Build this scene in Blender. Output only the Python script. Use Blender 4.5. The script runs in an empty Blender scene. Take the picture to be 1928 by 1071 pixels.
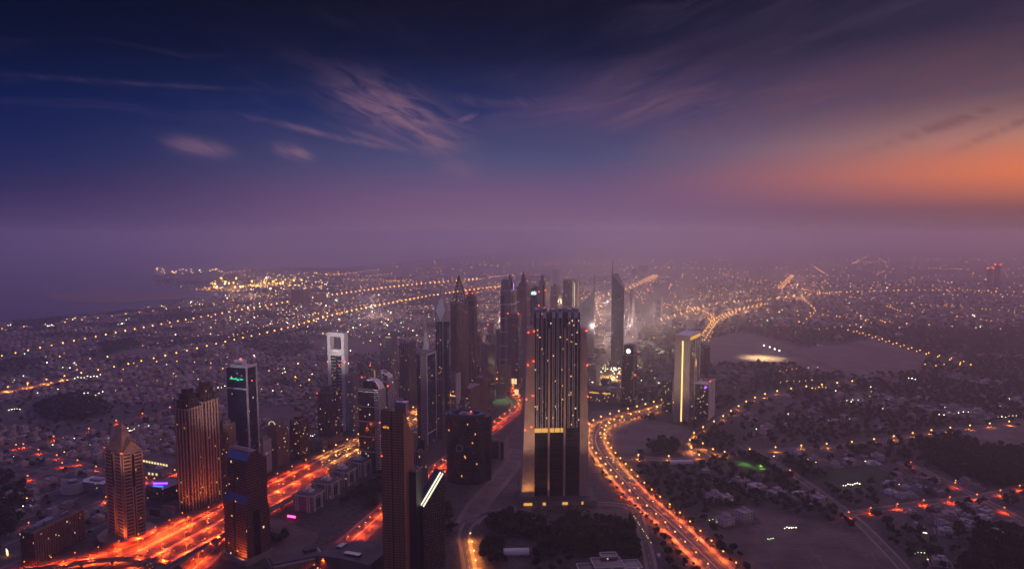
import bpy, bmesh, math, random
import numpy as np
from mathutils import Vector, Matrix

# ------------------------------------------------------------------ camera, sky, sun, exposure
SC = bpy.context.scene
COL = SC.collection
F, CYP, TH, CAMH = 1391.0, 583.5, math.radians(6), 452.0
cd = bpy.data.cameras.new("camera")
cam = bpy.data.objects.new("camera", cd)
COL.objects.link(cam)
cam.location = (0, 0, CAMH)
cam.rotation_euler = (math.pi/2 - TH, 0, 0)
cd.sensor_width = 36
cd.lens = 36*F/1928
cd.shift_y = (CYP-535.5)/1928
cd.clip_start = 1
cd.clip_end = 120000
SC.camera = cam
SC.view_settings.view_transform = 'Standard'
SC.view_settings.look = 'None'
SC.view_settings.exposure = 0
SC.view_settings.gamma = 1
SC.cycles.use_denoising = True
SC.cycles.max_bounces = 6
SC.cycles.diffuse_bounces = 2
SC.cycles.glossy_bounces = 2
SC.cycles.transmission_bounces = 2
SC.cycles.volume_bounces = 2
SC.cycles.transparent_max_bounces = 6
SC.cycles.sample_clamp_indirect = 1.5
SC.cycles.use_light_tree = True
SC.cycles.caustics_reflective = False
SC.cycles.caustics_refractive = False

def srgb(r, g, b):
    f = lambda c: (c/255/12.92) if c/255 <= .04045 else ((c/255+.055)/1.055)**2.4
    return (f(r), f(g), f(b), 1)

class NT:
    """small helper for wiring node trees"""
    def __init__(s, tree): s.t = tree; s.n = tree.nodes; s.l = tree.links
    def add(s, typ, **kw):
        n = s.n.new(typ)
        for k, v in kw.items(): setattr(n, k, v)
        return n
    def put(s, sock, v):
        if isinstance(v, bpy.types.NodeSocket): s.l.new(v, sock)
        elif v is not None:
            if sock.type == 'RGBA' and len(v) == 3: v = (*v, 1)
            sock.default_value = v
    def m(s, op, a, b=None, c=None, clamp=False):
        n = s.add('ShaderNodeMath', operation=op, use_clamp=clamp)
        s.put(n.inputs[0], a); s.put(n.inputs[1], b); s.put(n.inputs[2], c)
        return n.outputs[0]
    def mr(s, v, a, b, c=0., d=1., smooth=True):
        n = s.add('ShaderNodeMapRange', interpolation_type='SMOOTHSTEP' if smooth else 'LINEAR')
        for i, q in enumerate((v, a, b, c, d)): s.put(n.inputs[i], q)
        return n.outputs[0]
    def mix(s, f, a, b, mode='MIX'):
        n = s.add('ShaderNodeMix', data_type='RGBA', blend_type=mode)
        s.put(n.inputs[0], f); s.put(n.inputs[6], a); s.put(n.inputs[7], b)
        return n.outputs[2]
    def ramp(s, f, pts):
        n = s.add('ShaderNodeValToRGB'); e = n.color_ramp.elements
        while len(e) < len(pts): e.new(.5)
        for el, (p, c) in zip(e, pts): el.position = p; el.color = c if len(c) == 4 else (*c, 1)
        s.put(n.inputs[0], f); return n.outputs[0]
    def comb(s, x, y, z=0.):
        n = s.add('ShaderNodeCombineXYZ')
        for i, q in enumerate((x, y, z)): s.put(n.inputs[i], q)
        return n.outputs[0]
    def noise(s, vec, scale, detail=4, rough=.5, dist=0.):
        n = s.add('ShaderNodeTexNoise'); s.put(n.inputs['Vector'], vec)
        n.inputs['Scale'].default_value = scale; n.inputs['Detail'].default_value = detail
        n.inputs['Roughness'].default_value = rough; n.inputs['Distortion'].default_value = dist
        return n.outputs['Fac']

W = bpy.data.worlds.new("World"); SC.world = W; W.use_nodes = True
w = NT(W.node_tree); w.n.clear()
tc = w.add('ShaderNodeTexCoord').outputs['Generated']
sp = w.add('ShaderNodeSeparateXYZ'); w.put(sp.inputs[0], tc)
az = w.m('MULTIPLY', w.m('ARCTAN2', sp.outputs[0], sp.outputs[1]), 57.2958)     # 0 ahead, + to the east
el = w.m('MULTIPLY', w.m('ARCSINE', sp.outputs[2]), 57.2958)
e01 = w.m('DIVIDE', el, 30., clamp=True)
def q(d): return d/30
left = w.ramp(e01, [(0, srgb(78,62,102)), (q(1.), srgb(70,57,100)), (q(3.), srgb(48,45,90)), (q(5), srgb(28,38,86)), (q(8), srgb(10,28,78)), (q(12), srgb(2,15,48)), (q(17), srgb(1,7,27)), (1, srgb(4,8,30))])
midc = w.ramp(e01, [(0, srgb(124,95,124)), (q(1.), srgb(120,91,124)), (q(2.5), srgb(114,86,122)), (q(5.5), srgb(76,76,116)), (q(9), srgb(30,46,96)), (q(13), srgb(8,20,54)), (q(17), srgb(3,8,30)), (1, srgb(4,8,30))])
rght = w.ramp(e01, [(0, srgb(120,86,98)), (q(1.6), srgb(124,80,84)), (q(3.8), srgb(196,116,88)), (q(6), srgb(178,126,112)), (q(9), srgb(104,80,94)), (q(13), srgb(44,40,66)), (q(17), srgb(18,19,44)), (1, srgb(10,12,32))])
c1 = w.mix(w.mr(az, -36., -2.), left, midc)
c2 = w.mix(w.mr(az, 4., 42.), c1, rght)
# orange dawn glow low in the east, just beyond the right edge of the view
def gauss(ca, ce, ra, re_):
    a = w.m('POWER', w.m('DIVIDE', w.m('SUBTRACT', az, ca), ra), 2.)
    b = w.m('POWER', w.m('DIVIDE', w.m('SUBTRACT', el, ce), re_), 2.)
    return w.m('EXPONENT', w.m('MULTIPLY', w.m('ADD', a, b), -1.))
glow = w.m('MULTIPLY', gauss(43., 4.0, 15., 1.8), .62)
c3 = w.mix(glow, c2, srgb(246,122,70), 'MIX')
# high wisps of cloud: fibrous noise drawn out along the wind, thicker toward the east
def fibre(rot, su, sv, seed, lo, hi):
    c, d = math.cos(math.radians(rot)), math.sin(math.radians(rot))
    u = w.m('ADD', w.m('MULTIPLY', az, c*su), w.m('MULTIPLY', el, d*su)); v = w.m('SUBTRACT', w.m('MULTIPLY', el, c*sv), w.m('MULTIPLY', az, d*sv))
    wob = w.noise(w.comb(w.m('MULTIPLY', az, .06), w.m('MULTIPLY', el, .12), seed), 1., 3)
    return w.mr(w.noise(w.comb(u, w.m('ADD', v, w.m('MULTIPLY', wob, 2.2)), seed), 1., 9, .62, .35), lo, hi)
fa = fibre(-24, .10, .52, 1.3, .52, .80); fb = fibre(13, .07, .42, 5.1, .46, .76); fc = fibre(4, .05, .55, 9.7, .52, .78)
env_l = gauss(-11., 12.5, 11., 5.5); env_r = w.m('MULTIPLY', w.mr(az, -8., 14.), w.mr(el, 5.5, 9.5)); env_t = w.mr(el, 6., 10.)
wisps = w.m('MAXIMUM', w.m('MULTIPLY', w.m('MULTIPLY', fa, env_l), .34), w.m('MULTIPLY', w.m('MULTIPLY', fb, env_r), .60))
wisps = w.m('MAXIMUM', wisps, w.m('MULTIPLY', w.m('MULTIPLY', fc, env_t), .16))
sheet_ = w.mr(w.noise(w.comb(w.m('MULTIPLY', w.m('ADD', az, w.m('MULTIPLY', el, -1.2)), .045), w.m('MULTIPLY', w.m('SUBTRACT', el, w.m('MULTIPLY', az, .22)), .16), 3.3), 1., 7, .58, .3), .36, .66, 0., .5)
wisps = w.m('ADD', wisps, w.m('MULTIPLY', env_r, sheet_))
def streak(ca, ce, ang, ra, re_, s=1.):
    """a soft cloud streak whose long axis is tilted by ang"""
    ca_, sa_ = math.cos(math.radians(ang)), math.sin(math.radians(ang))
    da = w.m('SUBTRACT', az, ca); de = w.m('SUBTRACT', el, ce)
    u = w.m('DIVIDE', w.m('ADD', w.m('MULTIPLY', da, ca_), w.m('MULTIPLY', de, sa_)), ra)
    v = w.m('DIVIDE', w.m('SUBTRACT', w.m('MULTIPLY', de, ca_), w.m('MULTIPLY', da, sa_)), re_)
    g = w.m('EXPONENT', w.m('MULTIPLY', w.m('ADD', w.m('POWER', w.m('ABSOLUTE', u), 2.5), w.m('POWER', w.m('ABSOLUTE', v), 2.)), -1.))
    return w.m('MULTIPLY', g, s)
fine = w.noise(w.comb(w.m('MULTIPLY', w.m('ADD', az, w.m('MULTIPLY', el, -.6)), .28), w.m('MULTIPLY', w.m('ADD', el, w.m('MULTIPLY', az, .42)), 1.25)), 1.1, 8, .57, .7)
cl = None
for a in [(-8.6, 8.9, -22, 4.8, 1.7, 1.), (-6.9, 7.7, -30, 3.0, 1.2, 1.), (-12.5, 11.2, -22, 5., 1.0, .22), (-13.2, 7.0, -11, 5.5, .22, .6), (-9.2, 6.6, -16, 4.0, .3, .45),
          (-22.6, 5.9, -10, 1.8, .55, .85), (-16.2, 5.8, -14, 1.2, .45, .95), (-3.5, 8.5, 20, .9, .22, .8), (-4.3, 5.0, -8, 1.6, .75, .5), (-5.8, 6.6, -40, 2.2, .6, .5),
          (-26, 9.9, 1, 9, .16, .16), (8, 9.4, -2, 12, .5, .5), (31, 9.2, 15, 6.5, .5, .8), (30.5, 7.2, 17, 5, .38, .8), (34, 6.9, 24, 3.5, .3, .7), (27, 14.6, 16, 8, .5, .6), (14, 7.4, 14, 4, .9, .45)]:
    g = streak(*a)
    cl = g if cl is None else w.m('MAXIMUM', cl, g)
cl = w.m('MULTIPLY', cl, w.mr(fine, .27, .68, .12, 1.))
mask = w.m('MAXIMUM', wisps, cl)
ccol = w.mix(w.mr(az, -14., 34.), srgb(136,100,122), srgb(112,74,82))
ccol = w.mix(w.mr(el, 8., 15.), ccol, srgb(58,48,74))
ccol = w.mix(w.m('MULTIPLY', glow, .6), ccol, srgb(160,86,76))
c4 = w.mix(w.m('MULTIPLY', mask, .85), c3, ccol)
# the sky behind the camera: plain dusk violet; below the horizon dark
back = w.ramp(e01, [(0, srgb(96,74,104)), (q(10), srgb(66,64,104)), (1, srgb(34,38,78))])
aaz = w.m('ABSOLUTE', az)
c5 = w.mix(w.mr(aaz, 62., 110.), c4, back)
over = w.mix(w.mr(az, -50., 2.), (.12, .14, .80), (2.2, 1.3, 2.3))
over = w.mix(w.mr(az, 8., 50.), over, (1.15, .55, .78))      # bright sky band added just above the view to light haze and ground
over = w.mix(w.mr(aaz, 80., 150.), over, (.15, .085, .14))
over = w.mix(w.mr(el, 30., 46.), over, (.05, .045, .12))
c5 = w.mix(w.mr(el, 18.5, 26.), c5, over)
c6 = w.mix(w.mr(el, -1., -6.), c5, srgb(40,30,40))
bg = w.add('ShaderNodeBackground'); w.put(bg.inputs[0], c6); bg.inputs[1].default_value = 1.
SUN_EL, SUN_AZ = math.radians(1.2), math.radians(62)
sky = w.add('ShaderNodeTexSky', sky_type='NISHITA', sun_disc=False)
sky.sun_elevation = SUN_EL; sky.sun_rotation = SUN_AZ; sky.altitude = 450; sky.dust_density = 4
bg2 = w.add('ShaderNodeBackground'); w.put(bg2.inputs[0], sky.outputs[0]); bg2.inputs[1].default_value = .0015
ad = w.add('ShaderNodeAddShader'); w.l.new(bg.outputs[0], ad.inputs[0]); w.l.new(bg2.outputs[0], ad.inputs[1])
wo = w.add('ShaderNodeOutputWorld'); w.l.new(ad.outputs[0], wo.inputs[0])
W.cycles.sampling_method = 'MANUAL'; W.cycles.sample_map_resolution = 512

sd = bpy.data.lights.new("sun", 'SUN'); sun = bpy.data.objects.new("sun", sd); COL.objects.link(sun)
sd.energy = .10; sd.angle = math.radians(12); sd.color = (1, .55, .36)
sun.rotation_euler = Vector((-math.sin(SUN_AZ), -math.cos(SUN_AZ), -math.tan(math.radians(9)))).to_track_quat('-Z', 'Y').to_euler()

# ------------------------------------------------------------------ helpers
CT, ST = math.cos(TH), math.sin(TH)
def G(px, py, z=0.):
    """the point at height z seen at a pixel of the photograph"""
    a = (px-964)/F; b = -(py-CYP)/F
    dy = CT + b*ST; dz = -ST + b*CT
    t = (z-CAMH)/dz
    return (a*t, dy*t)
def ZT(py, y):
    """height of a point at depth y that shows at pixel row py"""
    b = -(py-CYP)/F
    return CAMH + y*(-ST + b*CT)/(CT + b*ST)
def fit(pl, pe, pr, y, rho, z=200.):
    """a box whose near vertical edge shows at column pe, its left and right silhouettes at pl and pr"""
    k = lambda p: (p-964)/F
    dep = lambda yy: yy*CT + (CAMH-z)*ST
    ex = k(pe)*dep(y); ey = y
    ax, ay = -math.cos(rho), -math.sin(rho); bx, by = -math.sin(rho), math.cos(rho)
    def hit(p, dx, dy):
        kk = k(p); den = dx - kk*CT*dy
        return max((kk*dep(ey)-ex)/den, 1.) if abs(den) > 1e-6 else 20.
    wd = hit(pl, ax, ay); dp = hit(pr, bx, by)
    return (ex + ax*wd/2 + bx*dp/2, ey + ay*wd/2 + by*dp/2), wd, dp
UX, UY = .331, .944
def HW(s, t):
    """s metres along the highway, t metres to its left"""
    return (-484 + s*UX - t*UY, 1047 + s*UY + t*UX)
RHW = -math.atan2(.331, .944)

class MB:
    def __init__(s): s.v = []; s.f = []; s.mi = []
    def poly(s, pts, m=0):
        n = len(s.v); s.v += [tuple(p) for p in pts]; s.f.append(tuple(range(n, n+len(pts)))); s.mi.append(m); return s
    def frus(s, p0, z0, p1, z1, m=0, mt=None, cap=True):
        """a solid between two rings with the same number of corners"""
        n = len(s.v); k = len(p0)
        s.v += [(x, y, z0) for x, y in p0] + [(x, y, (z1[i] if isinstance(z1, (list, tuple)) else z1)) for i, (x, y) in enumerate(p1)]
        for i in range(k):
            j = (i+1) % k
            s.f.append((n+i, n+j, n+k+j, n+k+i)); s.mi.append(m)
        if cap:
            s.f.append(tuple(range(n+k, n+2*k))); s.mi.append(m if mt is None else mt)
            s.f.append(tuple(range(n+k-1, n-1, -1))); s.mi.append(m)
        return s
    def box(s, cx, cy, z0, sx, sy, h, m=0, mt=None, r=0.):
        c, d = math.cos(r), math.sin(r)
        p = [(cx+x*c-y*d, cy+x*d+y*c) for x, y in ((-sx/2, -sy/2), (sx/2, -sy/2), (sx/2, sy/2), (-sx/2, sy/2))]
        return s.frus(p, z0, p, z0+h, m, mt)
    def cyl(s, cx, cy, z0, r, h, n=10, m=0, r1=None, ry=None, mt=None):
        ry = r if ry is None else ry; f = 1 if r1 is None else r1/r
        a = [2*math.pi*i/n for i in range(n)]
        p = [(cx+r*math.cos(t), cy+ry*math.sin(t)) for t in a]
        p1 = [(cx+r*f*math.cos(t), cy+ry*f*math.sin(t)) for t in a]
        return s.frus(p, z0, p1, z0+h, m, mt)
    def bar(s, a, b, r, m=0, n=4):
        a = Vector(a); b = Vector(b); d = (b-a).normalized()
        u = d.cross(Vector((0, 0, 1)) if abs(d.z) < .9 else Vector((1, 0, 0))).normalized(); v = d.cross(u)
        k = len(s.v)
        for c in (a, b):
            for i in range(n):
                t = 2*math.pi*(i+.5)/n; s.v.append(tuple(c+u*r*math.cos(t)+v*r*math.sin(t)))
        for i in range(n):
            j = (i+1) % n; s.f.append((k+i, k+j, k+n+j, k+n+i)); s.mi.append(m)
        s.f.append(tuple(range(k+n-1, k-1, -1))); s.f.append(tuple(range(k+n, k+2*n))); s.mi += [m, m]
        return s
    def ball(s, x, y, z, r, m=0, n=6):
        k = len(s.v); rings = max(3, n//2)
        for i in range(1, rings):
            f = math.pi*i/rings
            for j in range(n):
                t = 2*math.pi*j/n; s.v.append((x+r*math.sin(f)*math.cos(t), y+r*math.sin(f)*math.sin(t), z+r*math.cos(f)))
        s.v += [(x, y, z+r), (x, y, z-r)]; tp = len(s.v)-2
        for i in range(rings-2):
            for j in range(n):
                a = k+i*n+j; b = k+i*n+(j+1) % n; s.f.append((a, a+n, b+n, b)); s.mi.append(m)
        for j in range(n):
            s.f.append((tp, k+j, k+(j+1) % n)); s.mi.append(m)
            a = k+(rings-2)*n; s.f.append((tp+1, a+(j+1) % n, a+j)); s.mi.append(m)
        return s
    def build(s, name, mats, parent=None):
        me = bpy.data.meshes.new(name); me.from_pydata(s.v, [], s.f)
        mats = mats if isinstance(mats, (list, tuple)) else [mats]
        for m in mats: me.materials.append(m)
        if len(mats) > 1: me.polygons.foreach_set('material_index', s.mi)
        me.update()
        o = bpy.data.objects.new(name, me); COL.objects.link(o); o.parent = parent
        return o

def tag(o, label=None, cat=None, group=None, kind=None):
    if label: o['label'] = label
    if cat: o['category'] = cat
    if group: o['group'] = group
    if kind: o['kind'] = kind
    return o
def empty(name, x, y, z=0., r=0., label=None, cat=None, group=None):
    o = bpy.data.objects.new(name, None); COL.objects.link(o)
    o.location = (x, y, z); o.rotation_euler = (0, 0, r); o.empty_display_size = 1
    return tag(o, label, cat, group)
def copy_tree(o, parent=None):
    c = o.copy(); COL.objects.link(c); c.parent = parent
    for ch in o.children:
        if ch.parent == o: copy_tree(ch, c)
    return c

# ------------------------------------------------------------------ materials
def newmat(name):
    m = bpy.data.materials.new(name); m.use_nodes = True
    t = NT(m.node_tree); return m, t, t.n['Principled BSDF']
def plain(name, c, rough=.8, metal=0., var=.18, sc=.05, c2=None):
    m, t, b = newmat(name)
    o = t.add('ShaderNodeTexCoord').outputs['Object']
    n = t.noise(o, sc, 5, .6)
    c2 = c2 or tuple(x*(1-var*1.6) for x in c)
    t.put(b.inputs['Base Color'], t.mix(t.mr(n, .3, .7), c2, c))
    b.inputs['Roughness'].default_value = rough; b.inputs['Metallic'].default_value = metal
    return m
def sandy(name, c, c2, sc=1.):
    """trodden sand: broad patches, fine grit and faint wheel tracks"""
    m, t, b = newmat(name); p = t.add('ShaderNodeNewGeometry').outputs['Position']
    col = t.mix(t.mr(t.noise(p, .012*sc, 6, .62), .32, .68), c2, c); col = t.mix(t.mr(t.noise(p, .09*sc, 6, .7), .35, .65, 0., .55), col, c2)
    v = t.add('ShaderNodeTexVoronoi', feature='DISTANCE_TO_EDGE'); v.inputs['Scale'].default_value = .011*sc
    wv = t.add('ShaderNodeVectorMath', operation='ADD'); t.put(wv.inputs[0], p); n = t.add('ShaderNodeTexNoise'); n.inputs['Scale'].default_value = .01; t.put(n.inputs['Vector'], p)
    sc_ = t.add('ShaderNodeVectorMath', operation='SCALE'); t.l.new(n.outputs['Color'], sc_.inputs[0]); sc_.inputs['Scale'].default_value = 60; t.l.new(sc_.outputs[0], wv.inputs[1]); t.l.new(wv.outputs[0], v.inputs['Vector'])
    col = t.mix(t.mr(v.outputs['Distance'], .0, .025, .32, 0.), col, tuple(min(1, x*1.7) for x in c))
    t.put(b.inputs['Base Color'], col); b.inputs['Roughness'].default_value = .95; return m
def lamp(name, c, e, far=False):
    m, t, b = newmat(name)
    t.n.remove(b); em = t.add('ShaderNodeEmission'); em.inputs[0].default_value = (*c, 1); em.inputs[1].default_value = e
    t.l.new(em.outputs[0], t.n['Material Output'].inputs[0])
    m.cycles.emission_sampling = 'NONE' if far else 'AUTO'
    return m
def facade(name, wall, glass, fh=3.6, bw=3., wf=.7, hf=.55, lit=.012, lc=(1, .46, .13), le=1.1, gr=.12, wr=.75, dirt=.25, spec=.5, metal=0.):
    """wall with a grid of window panes cut by storey and bay; a few panes are lit from inside"""
    m, t, b = newmat(name)
    tc = t.add('ShaderNodeTexCoord'); s = t.add('ShaderNodeSeparateXYZ'); t.put(s.inputs[0], tc.outputs['Object'])
    n = t.add('ShaderNodeSeparateXYZ'); t.put(n.inputs[0], tc.outputs['Normal'])
    side = t.m('GREATER_THAN', t.m('ABSOLUTE', n.outputs[0]), .6)
    u = t.m('ADD', t.m('MULTIPLY', s.outputs[1], side), t.m('MULTIPLY', s.outputs[0], t.m('SUBTRACT', 1., side)))
    u = t.m('ADD', t.m('DIVIDE', u, bw), 200.5); v = t.m('DIVIDE', s.outputs[2], fh)
    fu = t.m('ABSOLUTE', t.m('SUBTRACT', t.m('FRACT', u), .5)); fv = t.m('ABSOLUTE', t.m('SUBTRACT', t.m('FRACT', v), .5))
    msk = t.m('MULTIPLY', t.m('LESS_THAN', fu, wf/2), t.m('LESS_THAN', fv, hf/2))
    flat = t.m('LESS_THAN', t.m('ABSOLUTE', n.outputs[2]), .5); msk = t.m('MULTIPLY', msk, flat)
    oi = t.add('ShaderNodeObjectInfo')
    wn = t.add('ShaderNodeTexWhiteNoise', noise_dimensions='4D')
    t.put(wn.inputs['Vector'], t.comb(t.m('FLOOR', u), t.m('FLOOR', v), t.m('ADD', t.m('MULTIPLY', side, 7.), t.m('MULTIPLY', n.outputs[0], 3.))))
    t.put(wn.inputs['W'], t.m('MULTIPLY', oi.outputs['Random'], 97.))
    nz = t.noise(tc.outputs['Object'], .035, 5, .62)
    wc = t.mix(t.mr(nz, .3, .75, 0., dirt), wall, tuple(x*.5 for x in wall))
    gc = t.mix(t.mr(wn.outputs['Value'], .1, .9), tuple(x*.55 for x in glass), tuple(min(1, x*1.5) for x in glass))
    t.put(b.inputs['Base Color'], t.mix(msk, wc, gc))
    t.put(b.inputs['Roughness'], t.m('ADD', t.m('MULTIPLY', msk, gr-wr), wr))
    b.inputs['Specular IOR Level'].default_value = spec; b.inputs['Metallic'].default_value = metal
    if lit > 0:
        on = t.m('MULTIPLY', t.m('LESS_THAN', wn.outputs['Value'], lit), msk)
        w2 = t.m('FRACT', t.m('MULTIPLY', wn.outputs['Value'], 7919.))
        t.put(b.inputs['Emission Color'], t.mix(w2, lc, (1, .8, .5)))
        t.put(b.inputs['Emission Strength'], t.m('MULTIPLY', on, t.m('MULTIPLY', t.m('ADD', w2, .25), le)))
        m.cycles.emission_sampling = 'NONE'
    return m

M = {}
M['conc'] = plain('concrete', (.36, .31, .29), .85)
M['beige'] = plain('beige_stone', (.46, .33, .24), .75)
M['pink'] = plain('pink_stone', (.42, .25, .19), .75)
M['white'] = plain('white_panel', (.78, .74, .76), .5, 0, .08)
M['grey'] = plain('grey_panel', (.33, .31, .34), .5)
M['dark'] = plain('dark_panel', (.045, .042, .055), .45)
M['roof'] = plain('roof_felt', (.16, .14, .14), .9, 0, .3)
M['steel'] = plain('steel', (.5, .48, .5), .35, .8)
M['bglass'] = plain('blue_glass', (.05, .11, .24), .12, 0, .1)
M['dglass'] = plain('dark_glass', (.012, .016, .028), .08, 0, .1)
M['bronze'] = plain('bronze_panel', (.14, .075, .05), .42, .3)
M['asph'] = plain('asphalt', (.055, .05, .05), .7, 0, .3, .03)
M['mark'] = plain('road_paint', (.72, .70, .66), .6)
M['sand'] = plain('sand', (.34, .26, .22), .95, 0, .22, .012)
M['track'] = plain('packed_sand_track', (.26, .21, .185), .95, 0, .3, .05)
M['sandstone'] = plain('sandstone', (.66, .48, .36), .8, 0, .15)
M['kerb'] = plain('kerb_stone', (.42, .38, .35), .8)
M['red'] = lamp('red_beacon', (1, .07, .02), 7, True)
M['win'] = lamp('lit_pane', (1, .42, .10), 1.3, True)
M['winw'] = lamp('lit_pane_pale', (1, .74, .34), 1.3, True)
M['sodium'] = lamp('sodium_bulb', (1, .36, .06), 6, True)
M['sodiumfar'] = lamp('sodium_bulb_far', (1, .38, .06), 30, True)
M['whitel'] = lamp('white_bulb', (1, .90, .68), 4, True)
M['greenl'] = lamp('greenish_bulb', (.62, 1, .42), 2, True)
M['yelll'] = lamp('yellow_bulb', (1, .70, .22), 3, True)
M['tail'] = lamp('tail_bulb', (1, .07, .015), 6, True)
M['headl'] = lamp('head_bulb', (1, .62, .3), 10, True)
M['purple'] = lamp('purple_sign', (.32, .06, 1), 3.5)
M['blue'] = lamp('blue_sign', (.04, .12, 1), 3.)
M['green'] = lamp('green_sign', (.03, .75, .32), 1.6)
M['pinks'] = lamp('pink_sign', (1, .05, .25), 6)
M['cool'] = lamp('cool_strip', (1, .93, .70), 1.5)
M['warm'] = lamp('warm_strip', (1, .48, .10), .95)

# ------------------------------------------------------------------ ground, sea, roads
def rand_field(seed, cell):
    """smooth value noise over the plan, for patches of houses, trees and bare sand"""
    r = np.random.RandomState(seed); T = r.rand(64, 64)
    def f(x, y):
        x = x/cell; y = y/cell; i = math.floor(x); j = math.floor(y); a = x-i; b = y-j; a = a*a*(3-2*a); b = b*b*(3-2*b)
        g = lambda p, q_: T[p % 64, q_ % 64]
        return (g(i, j)*(1-a)+g(i+1, j)*a)*(1-b)+(g(i, j+1)*(1-a)+g(i+1, j+1)*a)*b
    return f
def inside(p, poly):
    x, y = p; r = False; j = len(poly)-1
    for i in range(len(poly)):
        a, b = poly[i], poly[j]
        if (a[1] > y) != (b[1] > y) and x < (b[0]-a[0])*(y-a[1])/(b[1]-a[1])+a[0]: r = not r
        j = i
    return r
def sheet(name, pts, z, mat, kind='structure', label=None):
    o = MB().poly([(x, y, z) for x, y in pts]).build(name, mat)
    return tag(o, label, None, None, kind)

gm, t, b = newmat('desert_ground')
pos = t.add('ShaderNodeNewGeometry').outputs['Position']
n1 = t.noise(pos, .004, 6, .6); n2 = t.noise(pos, .03, 6, .65); n3 = t.noise(pos, .12, 3, .6)
gcol = t.mix(t.mr(n1, .35, .65), (.045, .038, .038), (.10, .08, .075))
gcol = t.mix(t.mr(n2, .4, .62), gcol, (.055, .045, .042))
gcol = t.mix(t.mr(n3, .45, .6, 0, .5), gcol, (.19, .155, .135))
t.put(b.inputs['Base Color'], gcol); b.inputs['Roughness'].default_value = .95
gs = 45000
sheet('ground', [(-gs, -2000), (gs, -2000), (gs, 58000), (-gs, 58000)], 0, gm)

SEA = [G(*p) for p in [(-700, 700), (-300, 640), (0, 606), (60, 603), (120, 596), (190, 590), (250, 584), (300, 575), (345, 566), (430, 556), (400, 549), (330, 541), (290, 532), (280, 521), (330, 513), (450, 508), (560, 503), (640, 505), (700, 498), (780, 492), (860, 484), (1000, 470), (1000, 452)]] + [(-9000, 44000), (-40000, 44000), (-40000, 6000)]
wm, t, b = newmat('sea_water')
b.inputs['Base Color'].default_value = (.012, .018, .05, 1); b.inputs['Roughness'].default_value = .22
bp = t.add('ShaderNodeBump'); bp.inputs['Strength'].default_value = .35; bp.inputs['Distance'].default_value = 2
t.put(bp.inputs['Height'], t.noise(t.add('ShaderNodeNewGeometry').outputs['Position'], .02, 5, .6)); t.l.new(bp.outputs[0], b.inputs['Normal'])
sheet('sea', SEA, .5, wm)
isl = [G(190+x, 559+y) for x, y in ((-102, 0), (-88, 6), (-50, 10), (0, 13), (50, 12), (90, 7), (150, 4), (190, 0), (150, -5), (70, -9), (0, -11), (-60, -8), (-92, -4))]
mb = MB(); mb.frus(isl, .2, [(x*.998, y) for x, y in isl], 3.); mb.build('island', M['sand']); bpy.data.objects['island']['kind'] = 'structure'

random.seed(7)
ROADPTS = []        # (x, y, half width) samples, kept clear of houses and trees
def cat(pts, step=12.):
    """smooth a polyline (Catmull-Rom) and resample it"""
    P_ = [Vector(p).to_2d() for p in pts]; P_ = [2*P_[0]-P_[1]] + P_ + [2*P_[-1]-P_[-2]]
    out = []
    for i in range(1, len(P_)-2):
        a, b_, c, d = P_[i-1:i+3]; n = max(2, int((c-b_).length/step))
        for k in range(n):
            u = k/n
            out.append(.5*((2*b_)+(c-a)*u+(2*a-5*b_+4*c-d)*u*u+(3*b_-a-3*c+d)*u**3))
    out.append(P_[-2]); return out
def ribbon(mb, pts, o0, o1, z, m=0, thick=0.):
    """a strip between offsets o0 and o1 to the right of a line"""
    n = len(pts); L = []; R = []
    for i, p in enumerate(pts):
        d = (pts[min(i+1, n-1)]-pts[max(i-1, 0)]).normalized(); nr = Vector((d.y, -d.x))
        zz = z(i/(n-1)) if callable(z) else z
        a = p+nr*o0; b_ = p+nr*o1; L.append((a.x, a.y, zz)); R.append((b_.x, b_.y, zz))
    for i in range(n-1):
        mb.poly([L[i], R[i], R[i+1], L[i+1]], m)
        if thick:
            dn = lambda q_: (q_[0], q_[1], q_[2]-thick)
            mb.poly([dn(L[i]), L[i], L[i+1], dn(L[i+1])], m); mb.poly([R[i], dn(R[i]), dn(R[i+1]), R[i+1]], m)
            mb.poly([dn(L[i]), dn(L[i+1]), dn(R[i+1]), dn(R[i])], m)
def along(pts, spacing, off=0., start=0.):
    """points every so many metres along a line, with the heading there"""
    acc = start; out = []
    for i in range(len(pts)-1):
        a, b_ = pts[i], pts[i+1]; L = (b_-a).length; d = (b_-a)/L if L else Vector((0, 1))
        while acc < L:
            p = a+d*acc; out.append((p.x+d.y*off, p.y-d.x*off, math.atan2(d.y, d.x))); acc += spacing
        acc -= L
    return out
def reserve(pts, hw):
    for x, y, a in along(pts, 10.): ROADPTS.append((x, y, hw))
def dashes(mb, pts, off, z, m, L=9., gap=15., wd=.35):
    for x, y, a in along(pts, L+gap, off): mb.box(x, y, z, L, wd, .002, m, r=a)

NR = 0
def road(name, pts, hw, dual=False, sand_verge=3., track=False):
    global NR
    NR += 1; zv, za, zm = .10+.004*NR, .24+.004*NR, .38+.004*NR
    P_ = cat(pts); reserve(P_, hw+7)
    mb = MB()
    ribbon(mb, P_, -hw-sand_verge, hw+sand_verge, zv, 1)
    ribbon(mb, P_, -hw, hw, za, 0)
    for s in (-1, 1):
        ribbon(mb, P_, s*(hw-.7)-.14, s*(hw-.7)+.14, zm, 2)
    if dual:
        ribbon(mb, P_, -1.6, 1.6, zm+.15, 3, .1)
        for s in (-1, 1):
            for k in range(1, int((hw-2)/3.6)): dashes(mb, P_, s*(1.8+3.6*k), zm, 2)
    else: dashes(mb, P_, 0, zm, 2)
    o = mb.build(name, [M['asph'], M['sand'], M['mark'], M['kerb']] if not track else [M['track'], M['sand'], M['track'], M['kerb']]); tag(o, kind='structure'); return P_

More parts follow.
